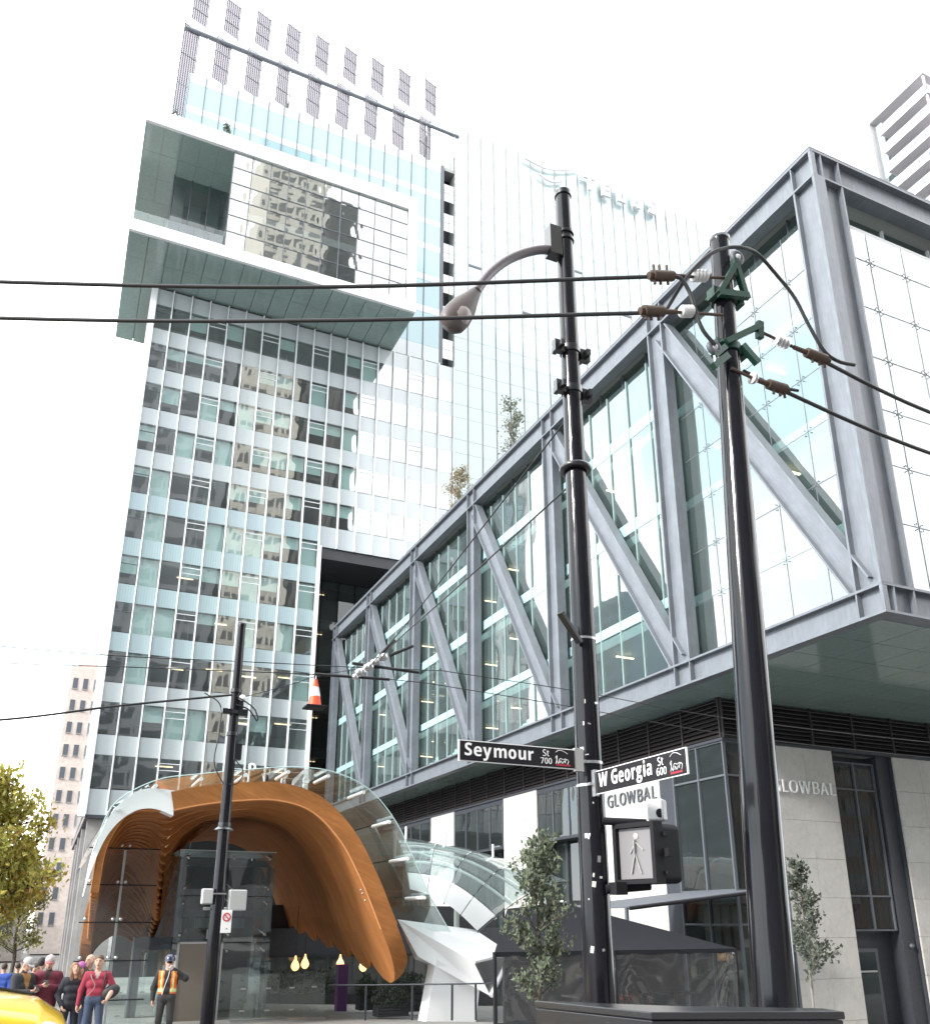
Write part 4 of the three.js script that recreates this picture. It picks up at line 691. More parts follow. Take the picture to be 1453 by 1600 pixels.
  pin('dark ring insulator at the top of the trolley pole', 4.95, 7.33); pin('pale ring insulator at the lower green bracket', 4.56, 6.24);
}
{
  // far pole on the other pavement with signal gear
  const [x, z] = [2.34, -14], y0 = gz(z), L = thing('trolley_pole', 'slim dark pole in front of the timber pavilion and the lift', 'pole', [x, y0, z]);
  mk('pole', new THREE.LatheGeometry([[0.001, 0], [0.11, 0], [0.105, 1], [0.1, 2.5], [0.085, 2.55], [0.078, 4.5], [0.062, 6.78], [0.068, 6.80], [0.068, 6.84], [0.001, 6.85]].map((p) => new THREE.Vector2(...p)), 24), poleMat, L, x, y0, z);
  for (const y of [5.1, 4.75, 4.4, 3.0]) ring(x, y, z, 0.092, 0.06, M.black, L);
  mk('bracket', merge([gbox(-0.2, -0.05, -0.04, 0.04, -0.04, 0.04), gbox(0.05, 0.2, -0.05, 0.05, -0.04, 0.04), gbox(0.05, 0.12, 0.0, 0.25, -0.03, 0.03)]), M.black, L, x, 4.75, z + 0.05);
  mk('camera', new THREE.SphereGeometry(0.06, 12, 8), M.white, L, x + 0.1, 4.98, z + 0.05); bx('junction_box', M.black, L, x + 0.06, x + 0.16, 4.0, 4.25, z - 0.05, z + 0.05);
  mk('cable_loop', gtube([V(x, 5.0, z + 0.1), V(x + 0.3, 4.8, z + 0.12), V(x + 0.36, 4.62, z + 0.1), V(x + 0.2, 4.8, z + 0.1), V(x, 4.86, z + 0.1)], 0.012, 32, 6), M.cable, L); mk('cable_loop', gtube([V(x - 0.5, 5.0, z + 0.1), V(x - 0.25, 4.84, z + 0.1), V(x - 0.22, 4.4, z + 0.1), V(x - 0.25, 3.9, z + 0.1), V(x - 0.08, 3.6, z + 0.08)], 0.01, 32, 6), M.cable, L);
  mk('cable_loop', gtube([V(x + 0.06, 4.0, z + 0.08), V(x + 0.2, 3.8, z + 0.1), V(x + 0.12, 3.62, z + 0.1), V(x, 3.6, z + 0.09)], 0.01, 24, 6), M.cable, L);
  mk('collar', new THREE.ConeGeometry(0.15, 0.12, 12, 1, true), M.black, L, x, 2.98, z);
  bx('strap', M.metal, L, x - 0.1, x + 0.1, 1.98, 2.0, z + 0.09, z + 0.1);
  const sg = thing('signal_box', 'grey walk signal seen from behind on the slim dark pole', 'signal', [x, 1.85, z]); mk('body', new RoundedBoxGeometry(0.26, 0.3, 0.14, 3, 0.02), std(0.4, 0.41, 0.41, 0.5), sg, x + 0.28, 1.9, z + 0.02); mk('side_box', new RoundedBoxGeometry(0.16, 0.22, 0.14, 3, 0.02), std(0.45, 0.46, 0.46, 0.5), sg, x - 0.17, 1.95, z + 0.05); mk('arm', grod(V(x - 0.2, 1.78, z), V(x + 0.34, 1.78, z), 0.02), M.metal, sg);
  const ns = thing('parking_sign', 'white no stopping sign with a red ring on the slim dark pole', 'sign', [2.46, 1.45, -13.88]);
  mk('plate', new RoundedBoxGeometry(0.15, 0.32, 0.008, 2, 0.004), M.white, ns, 2.465, 1.6, -13.86); mk('red_ring', new THREE.TorusGeometry(0.052, 0.009, 8, 28).scale(1, 1, 0.25), std(0.55, 0.02, 0.03, 0.4), ns, 2.465, 1.66, -13.852); mk('slash', gbox(-0.05, 0.05, -0.006, 0.006, -0.001, 0.002).rotateZ(-0.8), std(0.55, 0.02, 0.03, 0.4), ns, 2.465, 1.66, -13.85); mk('arrow', new THREE.CylinderGeometry(0.009, 0.009, 0.003, 12).rotateX(Math.PI / 2), M.blackMatte, ns, 2.475, 1.5, -13.853);
  const wire = (label, pts, r = 0.008) => tag(mk('trolley_wire', gtube(pts.map((p) => V(...p)), r, 48, 6), M.cable), label, 'wire');
  wire('thin trolley wire passing above the other behind the slim pole', [[-8, 5.4, -14.2], [-1.1, 5.47, -14.2], [0.65, 5.53, -14.2], [2.41, 5.66, -14.2], [4.4, 5.74, -14], [5.93, 5.86, -14]]); wire('thin trolley wire passing below the other behind the slim pole', [[-8, 5.1, -14.2], [-1.08, 5.22, -14.2], [0.67, 5.36, -14.2], [4.38, 5.57, -14], [5.6, 5.6, -14]]);
  wire('span cable rising from the street edge to the slim pole', [[-6, 3.6, -14], [-0.94, 4.33, -14], [0.57, 4.68, -14], [2.31, 5.04, -14]], 0.018);
  wire('thin trolley wire running on in front of the bridge truss', [[5.93, 5.86, -14], [8.73, 5.78, -14], [12.1, 5.59, -14], [18.3, 5.56, -14], [26, 5.7, -14]]); wire('lower thin trolley wire running on in front of the bridge truss', [[5.6, 5.6, -14], [8.6, 5.46, -14], [12.1, 5.25, -14], [18.3, 5.2, -14], [26, 5.4, -14]]);
  wire('guy wire from high on the street lamp to the trolley crossing', [[3.78, 5.98, -6.05], [3.9, 5.8, -8], [4.2, 5.7, -11], [4.55, 5.75, -14]], 0.009); wire('guy wire from the street lamp collar to the trolley crossing', [[3.78, 5.3, -6.05], [4.0, 5.4, -9], [4.3, 5.6, -12], [4.7, 5.85, -14]], 0.009);
  wire('thin wire carrying the hanging traffic cone', [[2.4, 5.0, -14.05], [3.3, 5.36, -14.1], [3.65, 5.52, -14.1], [4.4, 5.72, -14]], 0.006);
  const X = thing('trolley_crossing', 'knot of trolley wire clamps and bars hanging before the bridge', 'wire fitting', [4.6, 5.7, -14]);
  mk('bar', grod(V(4.25, 5.80, -14.0), V(5.5, 5.79, -14.05), 0.028), M.cable, X); mk('bar', grod(V(3.6, 5.53, -14.0), V(4.95, 5.6, -14.05), 0.026), M.cable, X);
  const kn = []; for (let i = 0; i < 9; i++) { const f = i / 8; kn.push(new THREE.SphereGeometry(0.05 + 0.03 * hash(i, 1, 1), 8, 6).translate(4.3 + 0.5 * f, 5.55 + 0.42 * f + 0.03 * (i % 2), -13.95)); } mk('clamps', merge(kn), M.metal, X);
  mk('turnbuckle', grod(V(4.72, 5.98, -13.95), V(4.98, 6.28, -13.9), 0.035), M.cable, X); mk('turnbuckle', grod(V(4.9, 6.0, -13.95), V(5.32, 6.22, -13.9), 0.03), M.cable, X);
  // cone on the wire
  const K = thing('traffic_cone', 'orange and white traffic cone hanging high on a wire', 'traffic cone', [3.66, 4.9, -14.1]), cone = (a, b, r0, r1) => new THREE.CylinderGeometry(r1, r0, b - a, 24).translate(0, (a + b) / 2, 0);
  mk('cone_body', merge([cone(0.03, 0.2, 0.115, 0.09), cone(0.36, 0.5, 0.058, 0.028)]), M.orange, K, 3.66, 4.97, -14.1); mk('white_sleeve', cone(0.2, 0.36, 0.091, 0.059), M.white, K, 3.66, 4.97, -14.1); mk('cone_base', new RoundedBoxGeometry(0.34, 0.035, 0.34, 2, 0.01), M.blackMatte, K, 3.66, 4.985, -14.1); mk('hanger', grod(V(3.66, 5.46, -14.1), V(3.66, 5.54, -14.1), 0.01), M.metal, K);
}
{
  // black cabinet in the foreground
  const C = thing('utility_cabinet', 'low black metal cabinet with a flat lid in the foreground', 'cabinet', [3.3, 0, -3.9]);
  const q = [[2.78, -5.05], [3.0, -4.2], [3.92, -3.8], [3.96, -3.98], [3.3, -4.42]], poly = (y0, y1, o) => { const c = [3.2, -4.4], s = new THREE.Shape(q.map(([a, b]) => { const d = Math.hypot(a - c[0], b - c[1]); return new THREE.Vector2(a + (a - c[0]) / d * o, -(b + (b - c[1]) / d * o)); })); return new THREE.ExtrudeGeometry(s, { depth: y1 - y0, bevelEnabled: true, bevelSize: 0.006, bevelThickness: 0.006, bevelSegments: 2 }).rotateX(-Math.PI / 2).translate(0, y0, 0); };
  mk('body', poly(-0.2, 1.10, 0), M.black, C); mk('lid', poly(1.115, 1.142, 0.012), M.black, C);
}

// ---------- other buildings in view ----------
{
  // pale glass tower beside the office tower, with roof-edge lettering
  const T = thing('signed_tower', 'very pale glass tower with white lettering along its roof edge', 'tower', [47, -2.4, ZF]);
  const x0 = 29.75, n = 22, w = 1.575, fl = (k) => 30.03 + 3.9 * k;
  for (let i = 0; i < n; i++) {
    const a = x0 + i * w;
    for (let k = 0; k < 13; k++) bx('tower_pane', hash(i, k, 6) < 0.07 ? M.spandrel : M.whiteGlass, T, a + 0.03, a + w - 0.03, fl(k) + 0.02, fl(k) + 2.42, ZF - 0.06, ZF + 0.02 + 0.004 * hash(i, k, 2));
    bx('tower_mullion', M.concrete, T, a - 0.028, a + 0.028, 10, 84.9, ZF, ZF + 0.11);
    if (i % 4 === 1) bx('tower_light_slot', M.steelDark, T, a + 0.1, a + w - 0.1, 70.5 - (i % 3) * 3.9, 70.75 - (i % 3) * 3.9, ZF + 0.03, ZF + 0.08);
  }
  for (let k = 0; k < 14; k++) for (let i = 0; i < n; i += 2) bx('tower_band', M.whiteGlass, T, x0 + i * w + 0.03, x0 + (i + 2) * w - 0.03, fl(k) - 1.46, fl(k) - 0.01, ZF - 0.06, ZF + 0.024);
  bx('lower_wall', M.whiteGlass, T, x0, x0 + n * w, -2.4, 28.5, ZF - 0.3, ZF); bx('tower_top', M.whiteGlass, T, x0, x0 + n * w, fl(13) - 0.0, 85.4, ZF - 0.3, ZF); bx('tower_body', M.interiorLight, T, x0, x0 + n * w, -2.4, 85.2, ZF - 30, ZF - 0.32);
  let at = 46.0; for (const ch of 'TELUS') { const g = letters(ch, 2.05, 0.3, fontBold); mk('roof_letter', g, M.white, T, at, 82.7, ZF + 0.35); at += g.boundingBox.max.x + 0.72; }
  mk('roof_emblem', merge([gtube([V(38.3, 83.9, ZF + 0.4), V(41, 83.6, ZF + 0.4), V(43.5, 84.4, ZF + 0.4), V(45.6, 85.5, ZF + 0.4)], 0.14, 24, 6), gtube([V(40.2, 82.3, ZF + 0.4), V(41.4, 81.9, ZF + 0.4), V(43.2, 82.6, ZF + 0.4)], 0.14, 24, 6)]), M.white, T);

  // balconied tower, top right
  const B = thing('balcony_tower', 'white balconied apartment tower standing behind the bridge roof', 'tower', [96, -2, -56]);
  const warm = std(0.55, 0.52, 0.54, 0.7), X = 83.4, balu = phys(0.30, 0.34, 0.40, 0.15);
  bx('tower_wall', warm, B, X + 1.6, 112, -2, 99.2, -57.4, -50.6); bx('roof_slab', warm, B, X, 113, 99.2, 100, -57.6, -49); bx('end_wall', warm, B, X, X + 1.7, 80, 99.2, -57.6, -57.0);
  for (let k = 0; k < 9; k++) {
    const y = 96.1 - k * 3.0; bx('balcony_slab', warm, B, X - 0.15, 112, y - 0.28, y - 0.01, -55.6, -48.85); bx('balcony_fascia', M.white, B, X - 0.22, X - 0.15, y - 0.3, y + 0.02, -55.6, -48.78); bx('balcony_fascia', M.white, B, X - 0.15, 112, y - 0.3, y + 0.02, -48.85, -48.78);
    for (let i = 0; i < 5; i++) bx('balustrade_pane', balu, B, X - 0.17, X - 0.14, y + 0.04, y + 0.98, -55.5 + i * 1.34, -54.24 + i * 1.34); bx('handrail', M.white, B, X - 0.2, X - 0.1, y + 1.0, y + 1.06, -55.6, -48.8);
    for (let i = 0; i < 8; i++) bx('balustrade_pane', balu, B, X + i * 1.4, X + 1.3 + i * 1.4, y + 0.04, y + 0.98, -48.86, -48.83); bx('handrail', M.white, B, X - 0.1, 98, y + 1.0, y + 1.06, -48.9, -48.8);
    for (let i = 0; i < 4; i++) glass('window_pane', M.glassDark, B, 'x', X + 1.58, -56.9 + i * 1.55, -55.5 + i * 1.55, y + 0.05, y + 2.5);
    bx('balcony_post', M.white, B, X, X + 0.15, y, y + 2.7, -49.2, -49.0);
  }
  for (let k = 0; k < 4; k++) glass('corner_window', M.glassTower, B, 'x', X + 0.6, -56.9, -55.7, 90 + k * 2.2, 92.1 + k * 2.2);

  // pink brick tower far down the street
  const R = thing('brick_tower', 'far pink brick tower behind the yellow tree', 'tower', [3, -2.3, -132]), brick = std(0.78, 0.66, 0.60, 0.85, 0, { map: dirt });
  bx('wall', brick, R, -1.0, 6, -2.3, 35.4, -140, -130); bx('penthouse', brick, R, -0.2, 6, 35.4, 37.2, -139, -131);
  for (let k = 0; k < 11; k++) { const y = 1.2 + k * 3.1; for (const x of [-0.55, 0.75]) { bx('window', M.glassEdge === 0 ? M.dark : M.steelDark, R, x, x + 0.62, y, y + 1.5, -130.02, -129.94); bx('sill', M.concrete, R, x - 0.05, x + 0.67, y - 0.12, y, -130.02, -129.88); } }

  const W = thing('low_building', 'low brownish building at the end of the street on the left edge', 'building', [-14, -2.3, -110]); bx('wall', std(0.3, 0.26, 0.24, 0.8, 0, { map: dirt }), W, -40, -1.5, -2.3, 4.5, -118, -108); for (let i = 0; i < 9; i++) bx('window', M.dark, W, -20 + i * 2, -18.8 + i * 2, 0, 2, -108.02, -107.95);
}
// ---------- buildings across the street behind the camera, which the glass mirrors ----------
{
  const block = (name, label, x0, x1, h, mat, winMat, z0, z1, fh, frac, piers) => {
    const B = thing(name, label, 'building', [(x0 + x1) / 2, 0, z0]);
    bx('wall', mat, B, x0, x1, -0.3, h, z0, z1);
    for (let y = 5; y < h - 3; y += fh) { bx('window_band', winMat, B, x0 + 0.8, x1 - 0.8, y, y + fh * frac, z0 - 0.04, z0 + 0.1); }
    for (let i = 0; i <= piers; i++) { const x = lerp(x0, x1 - 1.1, i / piers); bx('pier', mat, B, x, x + 1.1, 0, h, z0 - 0.35, z0); }
    return B;
  };
  block('office_block', 'grey glass office block across the street, seen only as a reflection', -36, 21.0, 120, std(0.24, 0.24, 0.25, 0.5, 0.1), phys(0.07, 0.075, 0.08, 0.1), 27, 50, 3.8, 0.62, 12);
  block('stone_block', 'cream stone tower across the street, seen only as a reflection', 21.8, 34.8, 175, std(0.84, 0.78, 0.66, 0.8, 0, { map: dirt }), std(0.12, 0.11, 0.10, 0.4), 25, 45, 4.2, 0.42, 4);
  block('brown_block', 'dark brown ribbed tower across the street, seen only as a reflection', 35.2, 42, 150, std(0.10, 0.085, 0.075, 0.6), std(0.02, 0.02, 0.022, 0.2), 25, 45, 3.6, 0.5, 9);
  block('brown_block', 'lower stepped part of the dark brown tower, seen only as a reflection', 42.1, 48, 118, std(0.10, 0.085, 0.075, 0.6), std(0.02, 0.02, 0.022, 0.2), 25, 45, 3.6, 0.5, 8);
  block('brick_block', 'low brown brick block across the street, seen only as a reflection', 50, 120, 26, std(0.20, 0.14, 0.11, 0.85, 0, { map: dirt }), std(0.05, 0.05, 0.055, 0.2), 30, 45, 4.2, 0.5, 18);
  // glass towers far down the cross street, mirrored low in the near bays of the bridge
  const blue = std(0.09, 0.13, 0.16, 0.25, 0.3), blueW = phys(0.03, 0.05, 0.065, 0.08);
  const far = (name, label, x, z, w, d, h) => { const B = thing(name, label, 'tower', [x, -2, z]); bx('wall', blue, B, x - w / 2, x + w / 2, -2, h, z - d / 2, z + d / 2); for (let y = 2; y < h - 2; y += 4) bx('window_band', blueW, B, x + w / 2 - 0.05, x + w / 2 + 0.12, y, y + 2.6, z - d / 2 + 0.5, z + d / 2 - 0.5); };
  far('blue_tower', 'blue glass tower far to the side, seen only as a reflection', -62, -112, 18, 26, 34); far('blue_tower', 'slim blue glass tower far to the side, seen only as a reflection', -80, -88, 14, 16, 30); far('blue_tower', 'tallest blue glass tower far to the side, seen only as a reflection', -70, -150, 20, 22, 66);
}

// ---------- trees and planting ----------
const leafMat = (r, g, b) => phys(r, g, b, 0.85, { transmission: 0.35, thickness: 0, vertexColors: true });
function crownGeo(pts, size, tint) {                                        // folded leaf-shaped faces
  const pos = [], nor = [], col = [], q = new THREE.Quaternion(), e = new THREE.Euler(), v = V(0, 0, 0), shape = [[0, 0, 0], [0.32, 0.4, 0.10], [0, 1, 0], [0, 0.45, -0.03], [-0.32, 0.4, 0.10]];
  for (const p of pts) {
    e.set(rr(-1.4, 1.4), rr(0, 6.3), rr(-1.4, 1.4)); q.setFromEuler(e); const s = size * rr(0.6, 1.35), P = shape.map((a) => v.set(...a).multiplyScalar(s).applyQuaternion(q).add(p).toArray()), c = tint();
    for (const t of [[0, 1, 3], [1, 2, 3], [0, 3, 4], [3, 2, 4]]) for (const k of t) { pos.push(...P[k]); col.push(...c); }
  }
  const g = new THREE.BufferGeometry(); g.setAttribute('position', new THREE.Float32BufferAttribute(pos, 3)); g.setAttribute('color', new THREE.Float32BufferAttribute(col, 3)); g.computeVertexNormals(); return g;
}
function tree(name, label, base, H, spread, o) {                            // trunk and limbs first, leaves gathered round the twig ends
  const T = thing(name, label, o.category ?? 'tree', [base.x, base.y, base.z], o.group), wood = [], tips = [];
  const grow = (a, dir, len, r, d) => {
    const b = a.clone().addScaledVector(dir, len), m = a.clone().lerp(b, 0.5).add(V(rr(-1, 1), rr(-0.3, 0.3), rr(-1, 1)).multiplyScalar(len * 0.05));
    wood.push(grod(a, m, r, r * 0.82, 7), grod(m, b, r * 0.82, r * 0.6, 7)); tips.push(m);
    if (d === 0) { tips.push(b); return; }
    const n = o.forks ?? 3; for (let i = 0; i < n; i++) { const q = dir.clone().multiplyScalar(o.up ?? 1.1).add(V(rr(-1, 1), rr(-0.15, 0.6), rr(-1, 1)).multiplyScalar(o.wide ?? 0.8)).normalize(); grow(b.clone().lerp(a, rr(0, 0.35)), q, len * rr(0.55, 0.8), r * 0.58, d - 1); }
  };
  const th = H * (o.clear ?? 0.3), top = base.clone().add(V(rr(-0.02, 0.02) * H, th, rr(-0.02, 0.02) * H)); wood.push(grod(base, top, o.r, o.r * 0.8, 9));
  const L = (H - th); let a = top; const seg = o.seg ?? 4;
  for (let i = 0; i < seg; i++) { const b = a.clone().add(V(rr(-0.06, 0.06) * L / seg * 2, L / seg, rr(-0.06, 0.06) * L / seg * 2)); wood.push(grod(a, b, o.r * 0.8 * (1 - i / seg) + 0.008, o.r * 0.8 * (1 - (i + 1) / seg) + 0.006, 7)); tips.push(b); const f = o.shape((i + 0.3) / seg); for (let k = 0; k < (o.limbs ?? 5); k++) { const an = rr(0, 6.28); grow(a.clone().lerp(b, rr(0, 1)), V(Math.cos(an), rr(0.35, 1.1) * (o.lift ?? 1), Math.sin(an)).normalize(), spread * f * rr(0.35, 0.6), o.r * 0.32, o.depth ?? 1); } a = b; }
  mk('trunk', merge(wood), o.bark, T);
  const pts = []; while (pts.length < o.leaves) { const t = tips[(rnd() * tips.length) | 0], s = o.clump; pts.push(t.clone().add(V(rr(-1, 1) * s, rr(-1, 1) * s, rr(-1, 1) * s).multiplyScalar(0.4 + 0.6 * rnd()))); }
  mk('crown', crownGeo(pts, o.leaf, o.tint), o.mat, T); return T;
}
const bark = std(0.09, 0.075, 0.06, 0.9, 0, { map: dirt }), vary = (r, g, b, s = 0.35) => () => { const k = 1 + rr(-s, s), h = rr(-0.1, 0.1); return [r * k * (1 + h), g * k, b * k * (1 - h)]; };
const lm = leafMat(1, 1, 1), oval = (t) => Math.sqrt(Math.max(0.12, 1 - Math.pow(2 * t - 0.7, 2) * 0.7));
tree('street_tree', 'slender leafy street tree in front of the white steel foot', V(7.5, gz(-13.5), -13.5), 3.3, 0.88, { r: 0.04, clear: 0.24, seg: 6, limbs: 7, depth: 1, forks: 3, leaves: 2600, leaf: 0.085, clump: 0.15, shape: oval, lift: 1.5, bark, mat: lm, tint: vary(0.10, 0.125, 0.07) });
tree('street_tree', 'thin young tree with sparse leaves in front of the marble wall', V(13.75, gxz(13.75, -14), -14), 3.5, 1.15, { r: 0.026, clear: 0.3, seg: 6, limbs: 5, depth: 1, forks: 2, leaves: 1900, leaf: 0.085, clump: 0.13, shape: (t) => Math.max(0.16, 1 - t * 0.95), lift: 1.6, bark: std(0.22, 0.2, 0.18, 0.9), mat: lm, tint: vary(0.07, 0.085, 0.06) });
const autumn = () => { const t = rnd(), k = 1 + rr(-0.3, 0.3); return t < 0.55 ? [0.44 * k, 0.39 * k, 0.08 * k] : t < 0.93 ? [0.34 * k, 0.36 * k, 0.07 * k] : [0.30 * k, 0.17 * k, 0.03 * k]; };
tree('autumn_tree', 'large yellow autumn tree at the left edge', V(-3.2, gz(-45), -45), 8.5, 3.9, { r: 0.2, clear: 0.22, seg: 5, limbs: 7, depth: 2, forks: 3, leaves: 13000, leaf: 0.25, clump: 0.7, shape: oval, lift: 0.8, bark, mat: lm, tint: autumn });
tree('autumn_tree', 'smaller yellow green tree low behind the waiting people', V(-1.2, gz(-58), -58), 6.2, 2.6, { r: 0.12, clear: 0.25, seg: 4, limbs: 6, depth: 1, leaves: 3500, leaf: 0.2, clump: 0.5, shape: oval, bark, mat: lm, tint: vary(0.20, 0.19, 0.05) });
tree('roof_tree', 'grey green tree on the bridge roof nearer the steel corner', V(21.2, 24.75, -39.2), 5.4, 1.3, { r: 0.06, clear: 0.2, seg: 5, limbs: 6, depth: 1, leaves: 1500, leaf: 0.13, clump: 0.32, shape: oval, bark, mat: lm, tint: vary(0.14, 0.15, 0.10), lift: 1.3 });
tree('roof_tree', 'browner bushy tree on the bridge roof nearer the office tower', V(21.2, 24.75, -47.4), 4.9, 1.5, { r: 0.06, clear: 0.12, seg: 5, limbs: 7, depth: 1, leaves: 2200, leaf: 0.13, clump: 0.36, shape: oval, bark, mat: lm, tint: vary(0.22, 0.17, 0.07), lift: 1.2 });
for (const [x, y, z, h, lb] of [[0.9, 66.7, -63.6, 1.6, 'small rooftop shrub at the corner of the white box'], [5.6, 66.7, -62.7, 1.3, 'round rooftop shrub on the edge of the white box']]) tree('roof_shrub', lb, V(x, y, z), h, 0.7, { r: 0.04, clear: 0.1, seg: 2, limbs: 6, depth: 1, leaves: 400, leaf: 0.16, clump: 0.25, shape: oval, bark, mat: lm, tint: vary(0.08, 0.10, 0.07), category: 'shrub' });
// planters under the pavilion
for (const [x0, x1, z, hh, lb] of [[10.4, 11.0, -31.6, 0.55, 'low dark planter beside the purple totem'], [11.1, 11.5, -30.8, 0.6, 'narrow dark planter, second from the purple totem'], [10.9, 11.9, -29.6, 0.75, 'large dark slatted planter in the middle of the row'], [9.6, 10.6, -27.4, 0.35, 'planter with trailing leaves beside the white foot']]) {
  const y = gz(z), P = thing('planter', lb, 'planter', [(x0 + x1) / 2, y, z], 'dark planters under the pavilion'); for (let k = 0; k < 4; k++) bx('board', M.dark, P, x0, x1, y + k * hh / 4 + 0.01, y + (k + 1) * hh / 4, z - 0.5, z); bx('soil', std(0.03, 0.025, 0.02, 1), P, x0 + 0.04, x1 - 0.04, y + hh - 0.04, y + hh - 0.02, z - 0.46, z - 0.04);
  const pts = []; for (let i = 0; i < 700; i++) { const a = rr(0, 6.28), r = Math.sqrt(rnd()); pts.push(V((x0 + x1) / 2 + Math.cos(a) * r * (x1 - x0) * 0.65, y + hh + rr(-0.15, 0.65) * (1 - r * 0.5), z - 0.25 + Math.sin(a) * r * 0.45)); }
  const S = thing('planter_shrub', lb.replace(/^.*?planter/, 'leafy dark green shrub growing in the planter'), 'shrub', [(x0 + x1) / 2, y + hh - 0.03, z - 0.25], 'shrubs in the dark planters'); const st = []; for (let i = 0; i < 7; i++) st.push(grod(V(lerp(x0, x1, 0.2 + 0.1 * i), y + hh - 0.03, z - 0.25), V(lerp(x0, x1, 0.1 + 0.13 * i), y + hh + 0.4, z - 0.25 + rr(-0.2, 0.2)), 0.012)); mk('stems', merge(st), bark, S); mk('foliage', crownGeo(pts, 0.1, vary(0.035, 0.05, 0.03)), lm, S);
}
{
  const pts = []; for (let i = 0; i < 1600; i++) pts.push(V(rr(8.6, 12.4), rr(-1.4, -0.55) + 0.2 * Math.sin(i), rr(-40.8, -40.2))); const H = thing('window_hedge', 'dark hedge along the restaurant windows below the pendant lamps', 'hedge', [10.5, -2.05, -40.5]); bx('trough', M.dark, H, 8.6, 12.4, -2.05, -1.35, -40.8, -40.2); mk('foliage', crownGeo(pts, 0.13, vary(0.04, 0.055, 0.03)), lm, H);
  // railing by the white foot
  const R = thing('hand_railing', 'thin dark handrail in front of the planters and white foot', 'railing', [11, -1.25, -24.6]); for (const [x, z] of [[8.9, -26.5], [10.0, -25.6], [10.9, -24.8], [11.5, -24.5], [12.0, -24.3]]) bx('post', M.darkGrey, R, x - 0.025, x + 0.025, gz(z), gz(z) + 0.95, z - 0.025, z + 0.025); mk('rail', gtube([V(8.0, gz(-27) + 0.95, -27.3), V(8.9, gz(-26.5) + 0.95, -26.5), V(10, gz(-25.6) + 0.95, -25.6), V(10.9, gz(-24.8) + 0.95, -24.8), V(12.0, gz(-24.3) + 0.95, -24.3)], 0.022, 40, 6), M.darkGrey, R);
}
